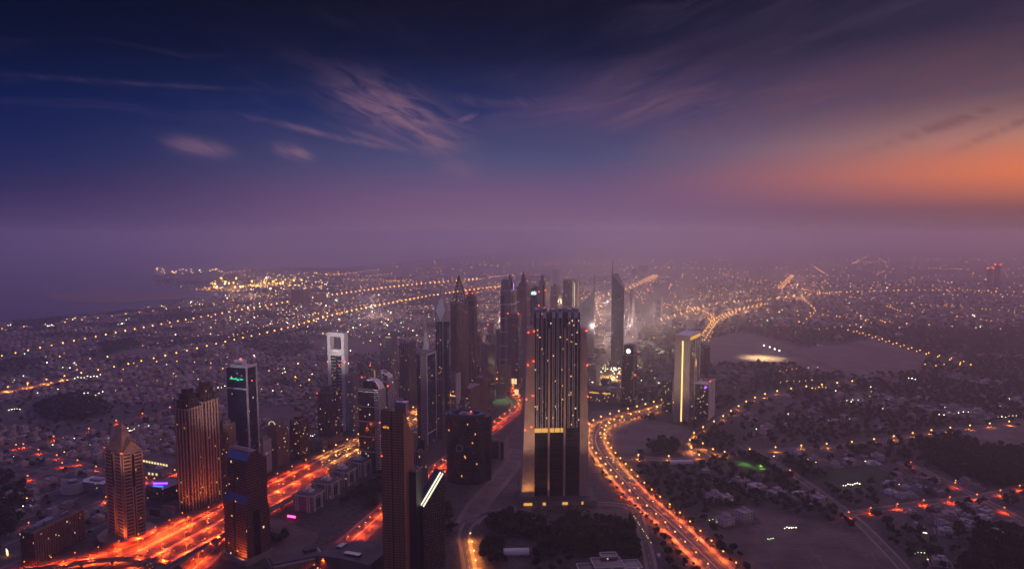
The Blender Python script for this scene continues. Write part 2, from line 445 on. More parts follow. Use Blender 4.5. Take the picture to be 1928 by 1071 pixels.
# the great highway
hwp = [Vector(HW(s, 0)) for s in range(-330, 2700, 30)]
hwp += cat([HW(2700, 0), G(1120, 566), G(1190, 541), G(1232, 519)], 60)
reserve(hwp, 58)
mb = MB()
ribbon(mb, hwp, -52, 52, .10, 1)
for a, b_ in ((-46, -38), (-31, -4), (4, 31), (38, 46)): ribbon(mb, hwp, a, b_, .24, 0)
for a in (-45.3, -38.7, -30.2, -4.9, 4.9, 30.2, 38.7, 45.3): ribbon(mb, hwp, a-.16, a+.16, .38, 2)
for k in range(1, 7):
    for s in (-1, 1): dashes(mb, hwp[:100], s*(4.4+3.7*k), .38, 2)
ribbon(mb, hwp, -2.4, 2.4, .45, 3, .25)
for a in (-34.5, 34.5): ribbon(mb, hwp, a-1.6, a+1.6, .47, 3, .2)
for a in (-3.3, 3.3, -31.8, 31.8, -37.2, 37.2): ribbon(mb, hwp, a-.2, a+.2, 1.0, 3, .9)
o = mb.build('highway', [M['asph'], M['sand'], M['mark'], M['kerb']]); tag(o, kind='structure')
par = road('parallel_road', [G(*p) for p in [(560, 1110), (600, 1075), (718, 968), (820, 886), (905, 822), (950, 788), (977, 764)]] + [HW(1150, -110), HW(1400, -80)], 17, True, 4)
rr = road('boulevard', [G(*p) for p in [(1400, 1115), (1352, 1071), (1262, 985), (1205, 935), (1158, 885), (1130, 850), (1121, 826), (1132, 803), (1172, 788), (1215, 776), (1262, 763), (1330, 745)]], 17, True, 6)
R6 = road('street', [G(*p) for p in [(1150, 866), (1200, 862), (1250, 864), (1300, 863), (1400, 852), (1520, 843), (1620, 835), (1770, 812), (1928, 795), (2050, 780)]], 7)
R7 = road('street', [G(*p) for p in [(1297, 860), (1290, 838), (1303, 818), (1345, 795), (1410, 756), (1475, 738), (1600, 722)]], 7)
R7b = road('street', [G(*p) for p in [(1345, 862), (1332, 850), (1315, 846), (1302, 853)]], 5)
R8 = road('street', [G(*p) for p in [(1395, 838), (1440, 860), (1500, 897), (1598, 967), (1660, 1025), (1720, 1090)]], 6)
R9 = road('street', [G(*p) for p in [(1598, 967), (1660, 958), (1760, 944), (1850, 934), (1928, 916), (2000, 902)]], 7)
R10 = road('street', [G(*p) for p in [(1690, 868), (1740, 886), (1800, 915), (1860, 945), (1930, 982)]], 5)
A1 = road('avenue', [G(*p) for p in [(-120, 765), (0, 740), (140, 712), (250, 690), (420, 650), (540, 622), (640, 594), (760, 569), (860, 552), (960, 540)]], 13, True)
A2 = road('avenue', [G(*p) for p in [(-80, 690), (0, 677), (150, 645), (330, 610), (540, 572), (640, 556), (760, 540), (900, 527)]], 11, True)
A3 = road('avenue', [G(*p) for p in [(250, 690), (330, 686), (420, 692), (500, 703), (606, 724)]], 8)
A4 = road('coast_road', [G(*p) for p in [(-60, 632), (0, 624), (130, 610), (260, 592), (340, 582), (430, 570), (530, 556)]], 7)
A5 = road('street', [G(*p) for p in [(-30, 856), (20, 846), (95, 829), (170, 812), (240, 791), (320, 772)]], 6)
A6 = road('street', [G(*p) for p in [(40, 838), (95, 858), (150, 872), (205, 890), (272, 905), (330, 905)]], 6)
A7 = road('street', [G(*p) for p in [(0, 918), (60, 900), (110, 880), (150, 872)]], 5)
A8 = road('street', [G(*p) for p in [(150, 960), (205, 940), (270, 915), (330, 890)]], 5)
A9 = road('street', [G(*p) for p in [(-30, 1012), (20, 1000), (60, 990)]], 7)
X1 = road('ring_road', [G(*p) for p in [(1240, 608), (1290, 592), (1350, 575), (1440, 567), (1540, 556), (1640, 551), (1780, 549), (1928, 553), (2050, 558)]], 16, True)
X2 = road('interchange_road', [G(*p) for p in [(1318, 650), (1336, 622), (1352, 604), (1388, 588), (1440, 575)]], 15, True)
X3 = road('interchange_road', [G(*p) for p in [(1336, 622), (1345, 606), (1330, 592), (1290, 580), (1240, 584)]], 8)
X4 = road('ring_road', [G(*p) for p in [(1400, 592), (1470, 587), (1560, 598), (1640, 609), (1760, 617), (1928, 627), (2050, 632)]], 8)
X5 = road('ring_road', [G(*p) for p in [(1508, 560), (1522, 575), (1535, 588), (1520, 604), (1500, 612)]], 7)
X6 = road('lane', [G(*p) for p in [(1600, 626), (1670, 648), (1740, 670), (1820, 692), (1745, 694)]], 8)
X7 = road('far_road', [G(*p) for p in [(1468, 546), (1480, 533), (1492, 520)]], 14)
X8 = road('far_road', [G(*p) for p in [(1020, 592), (1070, 575), (1130, 552)]], 10)
S1 = road('slip_road', [G(*p) for p in [(-60, 1105), (40, 1082), (130, 1066), (215, 1044), (300, 1012), (362, 978)]], 11)
S2 = road('slip_road', [G(*p) for p in [(330, 1110), (385, 1062), (425, 1022), (470, 985)]], 7)
L1 = road('lane', [G(*p) for p in [(884, 1100), (884, 1071), (878, 1035), (874, 1005), (884, 985), (905, 970), (935, 962)]], 6, False, 4)
L2 = road('lane', [G(*p) for p in [(880, 985), (900, 950), (930, 915), (965, 872), (975, 845)]], 12, False, 8, True)
L3 = road('lane', [G(*p) for p in [(1232, 1090), (1212, 1010), (1195, 960), (1140, 948), (1020, 950), (935, 962)]], 5, False, 4)

# ------------------------------------------------------------------ towers
FM = {}
def fac(key, *a, **k):
    if key not in FM: FM[key] = facade('facade_'+key, *a, **k)
    return FM[key]
fac('dark', (.10, .09, .11), (.012, .014, .024), 3.8, 2.4, .86, .8, .012, gr=.08, wr=.4)
fac('bluedark', (.04, .05, .08), (.016, .028, .07), 3.8, 1.6, .9, .86, .006, gr=.06, wr=.3)
fac('brown', (.20, .10, .07), (.02, .016, .02), 3.6, 2.6, .5, .78, .02)
fac('beige', (.42, .30, .22), (.03, .025, .03), 3.5, 3.2, .55, .5, .02)
fac('pale', (.58, .50, .48), (.03, .03, .04), 3.5, 3.2, .6, .5, .016)
fac('rose', (.40, .24, .19), (.03, .024, .03), 3.5, 3., .55, .52, .02)
fac('grey', (.42, .39, .42), (.02, .022, .034), 3.6, 2.6, .68, .6, .016)
fac('mauve', (.24, .17, .19), (.02, .018, .03), 3.7, 2.2, .6, .85, .012)
fac('grid', (.26, .14, .11), (.03, .014, .014), 3.9, 2.9, .74, .74, .006, gr=.1)
fac('darkbrown', (.09, .05, .04), (.02, .014, .014), 5.2, 3., .6, .5, .01)
fac('lines', (.62, .57, .58), (.04, .04, .055), 3.7, 60, 1.2, .5, 0)
fac('olive', (.42, .36, .25), (.04, .035, .03), 3.4, 3.6, .5, .45, .05)
fac('busy', (.20, .18, .2), (.02, .02, .03), 3.8, 3.4, .75, .6, .07, (1, .6, .24), 1.1)
fac('copper', (.54, .28, .18), (.13, .055, .03), 3.6, 2., .8, .55, .0, gr=.3, spec=.6, metal=.25)

M['salmon'] = plain('salmon_stone', (.62, .36, .27), .75)
PARENTS = []
class T:
    """a tower standing where the photograph shows it: silhouettes pl / pr and near edge pe at roof height, depth y, roof row pt"""
    def __init__(s, label, pl, pe, pr, pt, y=None, pb=None, rho=RHW, cat='tower', name='tower', fac_='dark', group=None, roof='roof', h=None, body=True, dmin=14, dmax=60):
        if y is None: y = G(pe, pb)[1]
        s.h = h or ZT(pt, y)
        (x, yy), s.w, s.d = fit(pl, pe, pr, y, rho, s.h)
        if s.d < dmin or s.d > dmax:
            nd = min(max(s.d, dmin), dmax); x += -math.sin(rho)*(nd-s.d)/2; yy += math.cos(rho)*(nd-s.d)/2; s.d = nd
        s.x, s.y, s.rho = x, yy, rho
        s.root = empty(name, x, yy, 0, rho, label, cat, group)
        s.fac = FM[fac_] if isinstance(fac_, str) else fac_
        PARENTS.append((x, yy, max(s.w, s.d)*.75+6))
        s.red = 0
        if body:
            mb = MB(); mb.box(0, 0, 0, s.w, s.d, s.h, 0, 1)
            s.body = mb.build('body', [s.fac, M[roof]], s.root)
            s.parapet(s.h)
    def add(s, name, mb, mats, parent=None): return mb.build(name, mats, parent or s.root)
    def parapet(s, z, w=None, d=None, hh=1.6, mat='conc', cx=0, cy=0, t=.6):
        w = (w or s.w)+.5; d = (d or s.d)+.5; mb = MB()
        mb.box(cx, cy-d/2+t/2, z-.8, w, t, hh+.8); mb.box(cx, cy+d/2-t/2, z-.8, w, t, hh+.8)
        mb.box(cx-w/2+t/2, cy, z-.8, t, d-2*t-.01, hh+.8); mb.box(cx+w/2-t/2, cy, z-.8, t, d-2*t-.01, hh+.8)
        return s.add('parapet', mb, M[mat])
    def plant(s, z=None, n=5, seed=0, w=None, d=None, mat='grey'):
        z = s.h if z is None else z; w = w or s.w; d = d or s.d; r = random.Random(seed+int(s.x*10)); mb = MB()
        for i in range(n):
            a, b_ = r.uniform(.12, .3)*w, r.uniform(.12, .3)*d
            mb.box(r.uniform(-.3, .3)*w, r.uniform(-.3, .3)*d, z-.05+.01*i, a, b_, r.uniform(2, 4.5))
        return s.add('roof_plant', mb, M[mat])
    def block(s, name, z0, h, fw=1., fd=1., cx=0., cy=0., mats=None, fac_=None):
        mb = MB(); mb.box(cx, cy, z0, s.w*fw, s.d*fd, h, 0, 1)
        return s.add(name, mb, mats or [FM[fac_] if fac_ else s.fac, M['roof']])
    def bands(s, z0, z1, step, th=.9, out=.9, mat='white', w=None, d=None, name='balcony_bands', sides='fr', u0=-.5, u1=.5, v0=-.5, v1=.5):
        w = w or s.w; d = d or s.d; mb = MB(); z = z0
        while z < z1:
            if 'f' in sides: mb.box((u0+u1)/2*w, -d/2-out/2+.1, z, (u1-u0)*w, out, th)
            if 'r' in sides: mb.box(w/2+out/2-.1, (v0+v1)/2*d, z+.01, out, (v1-v0)*d, th)
            if 'l' in sides: mb.box(-w/2-out/2+.1, 0, z+.02, out, d, th)
            z += step
        return s.add(name, mb, M[mat])
    def fins(s, z0, z1, us, wd=.8, out=1.2, mat='beige', face='f', name='facade_fins', w=None, d=None):
        w = w or s.w; d = d or s.d; mb = MB()
        for u in us:
            if face == 'f': mb.box(u*w, -d/2-out/2+.05, z0, wd, out, z1-z0)
            elif face == 'r': mb.box(w/2+out/2-.05, u*d, z0, out, wd, z1-z0)
            else: mb.box(-w/2-out/2+.05, u*d, z0, out, wd, z1-z0)
        return s.add(name, mb, M[mat])
    def mast(s, z0, z1, x=0, y=0, r=.9, mat='steel'):
        return s.add('mast', MB().frus([(x-r, y-r), (x+r, y-r), (x+r, y+r), (x-r, y+r)], z0, [(x-r*.3, y-r*.3), (x+r*.3, y-r*.3), (x+r*.3, y+r*.3), (x-r*.3, y+r*.3)], z1), M[mat])
    def beacon(s, x, y, z, r=1.1):
        r = max(r, s.y*.0008)
        return s.add('beacon', MB().ball(x*s.w, y*s.d, z, r, 0, 6), M['red'])
    def lit(s, n, seed=1, z0=0., z1=1., faces='fr', fh=3.7, bw=3., col=None, w=None, d=None, cx=0, cy=0, size=1.):
        """single lit windows, each a pane set in its frame"""
        n = int(n*.75+.5); r = random.Random(seed*31+int(abs(s.x))); w = w or s.w; d = d or s.d
        for i in range(n):
            f = r.choice(faces); z = (int(r.uniform(z0, z1)*s.h/fh)+.28)*fh; L = w if f == 'f' else d
            k = max(1, int(L/bw)-1); u = (r.randrange(k)-(k-1)/2)*bw
            ww = bw*.5*size*r.choice((.7, 1, 1, 2)); hh = fh*.42*size; mb = MB()
            if f == 'f': mb.box(cx+u, cy-d/2-.12, z, ww, .35, hh)
            else: mb.box(cx+w/2+.12, cy+u, z, .35, ww, hh)
            s.add('lit_window', mb, M[col or r.choice(('win', 'win', 'winw'))])

# --- pinnacle apartment tower, far left
t = T('pinkish stone apartment tower with stepped gable crown and needle, rounding the highway bend', 197, 229, 267, 856, pb=1022, name='apartment_tower', cat='tower', fac_='darkbrown', rho=-.62, dmax=50)
H_ = t.h; mb = MB()
for u0, u1 in ((-.44, -.09), (.09, .44)): t.bands(8, H_-4, 5.2, 2., 1.6, 'salmon', sides='f', u0=u0, u1=u1); t.bands(8, H_-4, 5.2, 2., 1.6, 'salmon', sides='r', v0=u0, v1=u1)
t.fins(0, H_, (-.47, -.06, .06, .47), 1.3, 2., 'salmon'); t.fins(0, H_, (-.47, -.06, .06, .47), 1.3, 2., 'salmon', 'r')
for f in 'fr':
    z0 = H_*.62; mb = MB(); k = 0
    if f == 'f': mb.frus([(-1.9, -t.d/2-2.2), (1.9, -t.d/2-2.2), (1.9, -t.d/2+.5), (-1.9, -t.d/2+.5)], z0, [(-1.9, -t.d/2-2.2), (1.9, -t.d/2-2.2), (1.9, -t.d/2+.5), (-1.9, -t.d/2+.5)], H_-3)
    else: mb.frus([(t.w/2-.5, -1.9), (t.w/2+2.2, -1.9), (t.w/2+2.2, 1.9), (t.w/2-.5, 1.9)], z0, [(t.w/2-.5, -1.9), (t.w/2+2.2, -1.9), (t.w/2+2.2, 1.9), (t.w/2-.5, 1.9)], H_-3)
    t.add('tall_window', mb, M['dglass'])
w_, d_ = t.w, t.d; q_ = [(-w_/2, -d_/2), (w_/2, -d_/2), (w_/2, d_/2), (-w_/2, d_/2)]
t.add('steep_roof', MB().frus(q_, H_, [(x*.34, y_*.34) for x, y_ in q_], H_+26), M['salmon'])
for k in range(3):      # nested chevron gables on the two faces in view
    mb = MB(); s_ = 1-.22*k; z = H_+1+5.5*k; o_ = .5-.10*k
    for sg in (-1, 1):
        mb.bar((sg*w_*.46*s_, -d_*o_-1, z), (0, -d_*(o_-.1)-1, z+15*s_), 1.5); mb.bar((w_*o_+1, sg*d_*.46*s_, z), (w_*(o_-.1)+1, 0, z+15*s_), 1.5)
    t.add('chevron_gable', mb, M['beige'])
t.block('turret', H_+20, 11, .36, .36, mats=[M['pink'], M['pink']])
q_ = [(-t.w*.17, -t.d*.17), (t.w*.17, -t.d*.17), (t.w*.17, t.d*.17), (-t.w*.17, t.d*.17)]
t.add('turret_roof', MB().frus(q_, H_+30, [(x*.04, y_*.04) for x, y_ in q_], H_+41), M['salmon']); t.mast(H_+39, H_+54, r=1.)
l_ = bpy.data.lights.new('crown_floodlight', 'SPOT'); l_.energy = 1.6e5; l_.color = (1, .55, .36); l_.spot_size = .9; l_.spot_blend = 1.; l_.shadow_soft_size = 1
lo_ = bpy.data.objects.new('crown_floodlight', l_); COL.objects.link(lo_); lo_.location = (t.x+60, t.y-95, H_-25); lo_.rotation_euler = (Vector((t.x, t.y, H_+14))-Vector(lo_.location)).to_track_quat('-Z', 'Y').to_euler()
t.beacon(-.5, -.5, H_+2); t.beacon(.5, -.5, H_+2); t.lit(8, 3, .15, .9)
t.add('base', MB().cyl(0, 0, 0, t.w*.82, 6, 20), M['pink'])

# --- the ribbed twin-topped hotel beside the highway
def ribbed(label, pl, pe, pr, tops, y):
    t = T(label, pl, pe, pr, tops[0], y=y, name='hotel_tower', cat='hotel', fac_='darkbrown', group=None)
    h = t.h
    for k, (z0, hh, f) in enumerate(((h, 14, .80), (h+14, 10, .62), (h+24, 7, .42))):
        t.block('setback', z0-.2, hh, f, f)
        t.fins(z0, z0+hh+1.2, [i/ (6.*1)-.5+.083 for i in range(6)], 1., 1.2, 'bronze', 'f', 'crown_fins', t.w*f, t.d*f)
        t.fins(z0, z0+hh+1.2, [-.42, -.14, .14, .42], 1., 1.2, 'bronze', 'r', 'crown_fins', t.w*f, t.d*f)
    n = max(4, int(t.w/5.6)); t.fins(0, h+2, [(i+.5)/n-.5 for i in range(n)], 1.9, 1.6, 'salmon')
    n = max(4, int(t.d/5.6)); t.fins(0, h+2, [(i+.5)/n-.5 for i in range(n)], 1.9, 1.6, 'salmon', 'r')
    return t
t = ribbed('brown ribbed hotel tower with stepped crown, nearer and left one of the ribbed pair', 328, 352, 379, (772, 0), 1165); t.lit(14, 2, .02, .95); t.lit(10, 5, .03, .2)
t = ribbed('brown ribbed hotel tower with stepped crown, behind and right of its ribbed twin', 362, 384, 411, (758, 0), 1195); t.lit(12, 4, .02, .95); t.lit(10, 6, .03, .18)
# --- dark tower in a white frame with a green display
t = T('tall black glass tower in a thin white frame with green display near its top', 425, 464, 474, 690, y=1304, name='office_tower', fac_='bluedark', roof='white', dmin=26)
h = t.h
mb = MB()
for x, y_ in ((-.5, -.5), (.5, -.5), (.5, .5)): mb.box(x*t.w, y_*t.d, 0, 2.4, 2.4, h+1.8)
mb.box(0, -t.d/2-.3, h-3, t.w-2.5, 1.4, 4.9); mb.box(t.w/2+.3, 0, h-3, 1.4, t.d-2.5, 4.9); mb.box(0, -t.d/2-.3, h*.80, t.w-2.5, 1.6, 2.6)
t.add('white_frame', mb, M['white']); t.block('roof_box', h, 9, .4, .5, -.02*t.w, 0, [M['white'], M['white']])
r = random.Random(4)
mb = MB()
for i in range(60):
    u = r.uniform(-.30, .30); a = r.gauss(0, .22)
    mb.box(u*t.w*1.1, -t.d/2-.25, h*.885+a*h*.03*math.cos(u*6), r.uniform(.5, 1.9), .3, r.uniform(.5, 1.6))
t.add('green_display', mb, M['green']); t.beacon(0, 0, h+10.5, 1.6); t.beacon(.5, 0, h*.87, .9)
# --- glass tower with blue sloping roofs, between highway and viaduct
fd_ = [facade('facade_mirror', (.36, .25, .23), (.10, .035, .03), 3.9, 2.9, .82, .8, .004, gr=.12, metal=.55), M['bglass']]
t = T('reddish mirror glass tower with two blue sloping roofs, beside the viaduct', 418, 458, 503, 870, pb=1064, rho=-.55, name='office_tower', fac_=fd_[0], body=False, dmax=46)
h = t.h; w_, d_ = t.w, t.d
mb = MB(); mb.box(0, d_*.08, 0, w_*.92, d_*.84, h-2, 0, 1); t.add('body', mb, fd_)
# the lower front wing with its gable and tall slot
zl = h*.62
def gable(mb, cx, cy, sx, sy, z0, ze, zr, m=0, mt=1):
    """house-shaped block with its ridge running along local y"""
    a = [(cx-sx/2, cy-sy/2), (cx, cy-sy/2), (cx+sx/2, cy-sy/2), (cx+sx/2, cy+sy/2), (cx, cy+sy/2), (cx-sx/2, cy+sy/2)]
    mb.frus(a, z0, a, [ze, zr, ze, ze, zr, ze], m, mt, False)
    mb.poly([(*a[0], ze), (*a[1], zr), (*a[4], zr), (*a[5], ze)], mt); mb.poly([(*a[1], zr), (*a[2], ze), (*a[3], ze), (*a[4], zr)], mt)
def prof_x(mb, x0, x1, pts, blue):
    """a solid whose y-z outline is swept along local x; the segments in blue get the second material"""
    n = len(pts)
    mb.poly([(x1, y_, z) for y_, z in pts]); mb.poly([(x0, y_, z) for y_, z in pts[::-1]])
    for i in range(n):
        (a, za), (b_, zb) = pts[i], pts[(i+1) % n]; mb.poly([(x0, a, za), (x0, b_, zb), (x1, b_, zb), (x1, a, za)], 1 if i in blue else 0)
mb = MB(); prof_x(mb, -w_*.52, w_*.52, [(-d_*.5, 0), (-d_*.5, zl-5), (-d_*.22, zl+13), (d_*.3, zl-7), (d_*.5, zl-16), (d_*.5, 0)], (1, 2, 3)); t.add('front_wing', mb, fd_)
mb = MB(); prof_x(mb, -w_*.47, w_*.47, [(-d_*.36, h-3), (-d_*.36, h-1), (-d_*.16, h+10), (d_*.10, h+11), (d_*.46, h-6), (d_*.46, h-8)], (1, 3)); t.add('sloping_roof', mb, fd_)
mb = MB()
for i in range(9):
    x = -w_*.36+i*w_*.09; mb.bar((x, -d_*.20, h+6), (x, -d_*.20, h+15), .35)
    if i: mb.bar((x, -d_*.20, h+15), (x-w_*.09, -d_*.20, h+8), .25); mb.bar((x, -d_*.2, h+15), (x-w_*.09, -d_*.20, h+15), .35)
mb.bar((-w_*.4, -d_*.2, h+9), (-w_*.4, d_*.1, h+18), .5); mb.bar((w_*.4, -d_*.2, h+9), (w_*.4, d_*.1, h+17), .5)
t.add('roof_truss', mb, M['steel'])
for f in (0, 1):
    mb = MB()
    if f: mb.box(w_*.52+.2, -d_*.06, h*.06, .6, d_*.26, h*.44)
    else: mb.box(-w_*.02, -d_*.51-.3, 0, 1.2, .8, zl-2)
    t.add('dark_slot', mb, M['dglass'])
t.add('base', MB().box(0, 0, 0, w_*1.12, d_*1.1, 9), M['conc'])
t.lit(9, 5, .03, .85, col='win'); t.lit(4, 8, .0, .12)
# --- hotel slab bottom left
t = T('long low brown hotel slab with square windows and flat roof, bottom left corner', 37, 62, 158, 1003, pb=1062, rho=-.2, name='hotel_building', cat='hotel', fac_='brown', dmax=150); t.plant(n=6)
nb = max(6, int(t.d/4)); t.fins(0, t.h, [(i+.5)/nb-.5 for i in range(nb)], .9, 1.1, 'pink', 'r'); t.bands(3, t.h, 3.6, .7, .9, 'pink', sides='r', name='floor_slabs'); t.lit(4, 3, .1, .95, 'r')
# --- left bank of the highway
def simple(label, pl, pe, pr, pt, f, y=None, pb=None, lit=8, beac=0, band=None, fin=None, name='office_tower', cat='tower', plant=3, rho=RHW, top=None, **k):
    t = T(label, pl, pe, pr, pt, y=y, pb=pb, name=name, cat=cat, fac_=f, rho=rho, **k)
    if plant: t.plant(n=plant)
    if band: t.bands(6, t.h-2, band[0], band[1], band[2], band[3])
    if fin:
        n = max(3, int(t.w/fin[0])); t.fins(0, t.h+1.5, [(i+.5)/n-.5 for i in range(n)], fin[1], fin[2], fin[3])
        n = max(2, int(t.d/fin[0])); t.fins(0, t.h+1.5, [(i+.5)/n-.5 for i in range(n)], fin[1], fin[2], fin[3], 'r')
    if lit: t.lit(lit, int(pe), .03, .96)
    for b_ in range(beac): t.beacon((-.5, .5)[b_ % 2], -.5, t.h+2)
    if top: t.block('roof_box', t.h-.1, top[2], top[0], top[1])
    return t
t = simple('rosy balcony apartment block at the foot of the black white-framed tower', 408, 430, 443, 800, 'rose', y=1240, band=(3.5, 1., 1.2, 'pink'), lit=9, top=(.5, .5, 7), name='apartment_block')
t = simple('whitish balcony apartment block with stepped roof beside the highway', 478, 495, 510, 829, 'pale', y=1346, band=(3.5, 1.1, 1.2, 'white'), lit=7, top=(.6, .5, 6), name='apartment_block')
t = simple('brown balcony apartment tower with lit ring ornament on its roof', 497, 521, 543, 808, 'rose', y=1386, band=(3.5, .9, 1.2, 'pink'), lit=12, top=(.7, .6, 7), name='apartment_tower')
mb = MB()
for i in range(12):
    a = math.pi*i/11; b_ = math.pi*(i+1)/11
    mb.bar((7*math.cos(a), -t.d*.36, t.h+7+6*math.sin(a)), (7*math.cos(b_), -t.d*.36, t.h+7+6*math.sin(b_)), .6)
t.add('roof_ring', mb, M['winw'])
t = simple('dark bronze office block with glowing ground floor by the highway', 545, 563, 581, 792, 'brown', y=1440, lit=16, top=(.5, .5, 6), name='office_block')
t = simple('dark red-brown octagon-topped tower in front of the white portal tower', 597, 622, 640, 740, 'mauve', y=1545, fin=(6, 1.3, 1.2, 'bronze'), lit=10, top=(.75, .7, 6))
t.block('crown', t.h+6, 5, .5, .5); t.beacon(-.5, -.5, t.h*.98); t.block('base', 0, 16, 1.15, 1.15, mats=[M['pink'], M['roof']])
t = simple('plain grey glass office tower just behind the white portal tower', 652, 664, 676, 706, 'grey', y=1640, lit=8)
# --- white portal tower
t = T('slim white portal tower with square opening at its top and mast', 618, 648, 655, 668, y=1650, name='portal_tower', fac_='dark', dmin=8, dmax=13, roof='white')
h = t.h; zt = ZT(627, 1650); mb = MB(); pw = t.w*.18
for s_ in (-1, 1): mb.box(s_*(t.w/2-pw/2+1), 0, 0, pw+.6, t.d+2.5, zt)
mb.box(0, 0, zt-9, t.w-2*pw+2, t.d+2.4, 8.9); mb.box(0, 0, h-3, t.w-2*pw+2, t.d+2.4, 15)
t.add('white_portal', mb, M['white']); t.bands(12, h-6, 7.4, 1.3, 1.6, 'white', u0=-.34, u1=-.02, sides='f', name='left_bars' if 0 else 'balcony_bands'); t.bands(14, h-12, 7.4, 1.3, 1.6, 'white', u0=.10, u1=.34, sides='f')
t.mast(h+5, ZT(600, 1650), r=.8); t.beacon(-.55, -.5, h*.90, 1.4); t.beacon(.55, -.5, h*.91, 1.4); t.beacon(.2, -.56, h*.86, 1.4); t.lit(8, 2, .05, .9, 'f')
for u in (-5, 0, 5): t.add('lit_window', MB().box(u, -t.d*.5-1.5, h+7.2, 2.6, .6, 2.6), M['winw'])
# --- twin curved-roof tower, right bank
for k, (pl, pe, pr, pt, y, lb) in enumerate(((674, 712, 722, 735, 1352, 'dark glass tower with half-round white roof, front one of the curved pair'), (706, 729, 739, 715, 1400, 'white balcony tower with arched roof and round drum, rear one of the curved pair'))):
    t = T(lb, pl, pe, pr, pt, y=y, name='apartment_tower', fac_='dark', dmin=26); h = t.h
    t.bands(8, h, 3.6, 1.2, 1.5, 'white', sides='r'); t.bands(8, h, 3.6, 1.2, 1.5, 'white', sides='f', u0=.32, u1=.5)
    t.bands(h*.25, h, h*.18, 1.8, 1., 'white', sides='f', name='floor_rings')
    mb = MB(); n = 14; ro = t.w*.5; q0 = []
    for i in range(n):
        a, b_ = math.pi*i/n*.5 + (math.pi/2 if k == 0 else 0)*0, math.pi*(i+1)/n*.5
        for (aa, bb) in ((a, b_),):
            x0, z0 = ro*math.cos(aa), (ro*.85)*math.sin(aa)+h; x1, z1 = ro*math.cos(bb), (ro*.85)*math.sin(bb)+h
            s_ = 1
            mb.frus([(x0*.93, -t.d*.3), (x0, -t.d*.3), (x0, t.d*.4), (x0*.93, t.d*.4)], z0, [(x1*.93, -t.d*.3), (x1, -t.d*.3), (x1, t.d*.4), (x1*.93, t.d*.4)], z1) if i < n-1 else None
    mb.box(-ro*.02, t.d*.05, h+ro*.85-2.2, ro*.5, t.d*.7, 2.2)
    t.add('curved_roof', mb, M['white'])
    t.add('roof_drum', MB().cyl(-t.w*.08, 0, h, t.w*.30, 13, 18).cyl(-t.w*.08, 0, h+13, t.w*.24, 3, 18), M['dglass'] if k == 0 else M['grey'])
    t.mast(h+ro*.8, h+ro*.8+14, -.1*t.w, 0, .6); t.beacon(.55, -.5, h*.93 if k else h*.62, 1.3); t.lit(9, k, .05, .95)
    if k == 0: t.beacon(.62, -.4, h*.42, 1.3)
# --- row of five low blocks with white trims
for i, (px, py) in enumerate([(583, 972), (617, 948), (648, 925), (680, 906), (706, 888)]):
    lb = ['nearest of the five low white-trimmed office blocks, with a glowing pink sign at its foot', 'second nearest of five low white-trimmed office blocks along the highway', 'middle one of five low white-trimmed office blocks along the highway',
          'fourth of five low white-trimmed office blocks, next to the farthest', 'farthest of the five low white-trimmed office blocks, under the curved-roof towers'][i]
    x, y = G(px-6, py-10); y += 14
    root = empty('office_block', x, y, 0, RHW, lb, 'office block', 'five matching office blocks'); PARENTS.append((x, y, 30))
    b_ = MB(); b_.box(0, 0, 0, 36, 32, 27, 0, 1); b_.build('body', [FM['grey'], M['roof']], root)
    b_ = MB(); b_.box(0, 0, 25.5, 39, 35, 2.4, 0, 1); b_.build('cornice', [M['white'], M['roof']], root)
    b_ = MB(); b_.box(0, 0, 27.9, 15, 13, 3); b_.box(0, 0, 30.9, 10, 8, 2.5); b_.box(2, 1, 33.4, 4, 4, 1.4); b_.build('roof_box', M['white'], root)
    for q_ in (-1, 1):
        b_ = MB()
        for u in (-13, -9, 9, 13): b_.box(q_*u if q_ > 0 else u, -16.7, 0, 1.6, 1.4, 25) if q_ < 0 else b_.box(18.7, u*.9, 0, 1.4, 1.6, 25)
        b_.build('white_pilasters', M['white'], root)
    b_ = MB()
    for u in (-9, -3, 3, 9): b_.box(18.3, u, 5, .9, 3.2, 14)
    b_.build('window', M['dglass'], root)
    if i == 0:
        s_ = empty('shop_sign', *G(549, 977), 0, RHW, 'glowing pink sign at the foot of the nearest low white-trimmed block', 'sign')
        MB().box(0, 0, 3, 15, .6, 3.2).build('sign_face', M['pinks'], s_)
        MB().box(-5, .6, 0, .5, .5, 6).box(5, .6, 0, .5, .5, 6).build('post', M['steel'], s_)

# --- big leaning copper tower in front
yk = 930
t = T('huge copper-brown glass tower with a dark groove, rising from the bottom edge', 717, 759, 778, 775, y=yk, rho=-.22, name='office_tower', fac_='copper', body=False, dmin=26)
h = t.h; w_, d_ = t.w, t.d; a = [(-w_/2, -d_/2), (w_/2, -d_/2), (w_/2, d_/2), (-w_/2, d_/2)]
mb = MB(); mb.frus(a, -.5, a, [h+1.2, h-.5, h-40, h-2], 0, 1); t.add('body', mb, [t.fac, M['bronze']])
t.add('dark_groove', MB().box(-w_*.03, -d_/2-.1, 0, 1.5, .7, h-.2), M['dark'])
t.fins(0, h-3, (-.5, -.25, .25, .49), .5, .5, 'bronze', 'f', 'corner_trim')
mb = MB()
for i in range(5): mb.bar((-w_*.42+i*3, d_*.1+i*.8, h-2), (-w_*.30+i*3, d_*.3+i*.8, h+16-i*1.4), .8); mb.bar((-w_*.44+i*1.4, d_*.15, h+3*i), (w_*.16, d_*.15, h+2*i+2), .45)
mb.box(2, d_*.3, h-14, w_*.5, d_*.3, 20)
t.add('roof_machinery', mb, M['steel']); t.beacon(.54, .4, h-8, 1.5); t.beacon(-.5, -.5, h*.73, 1.)
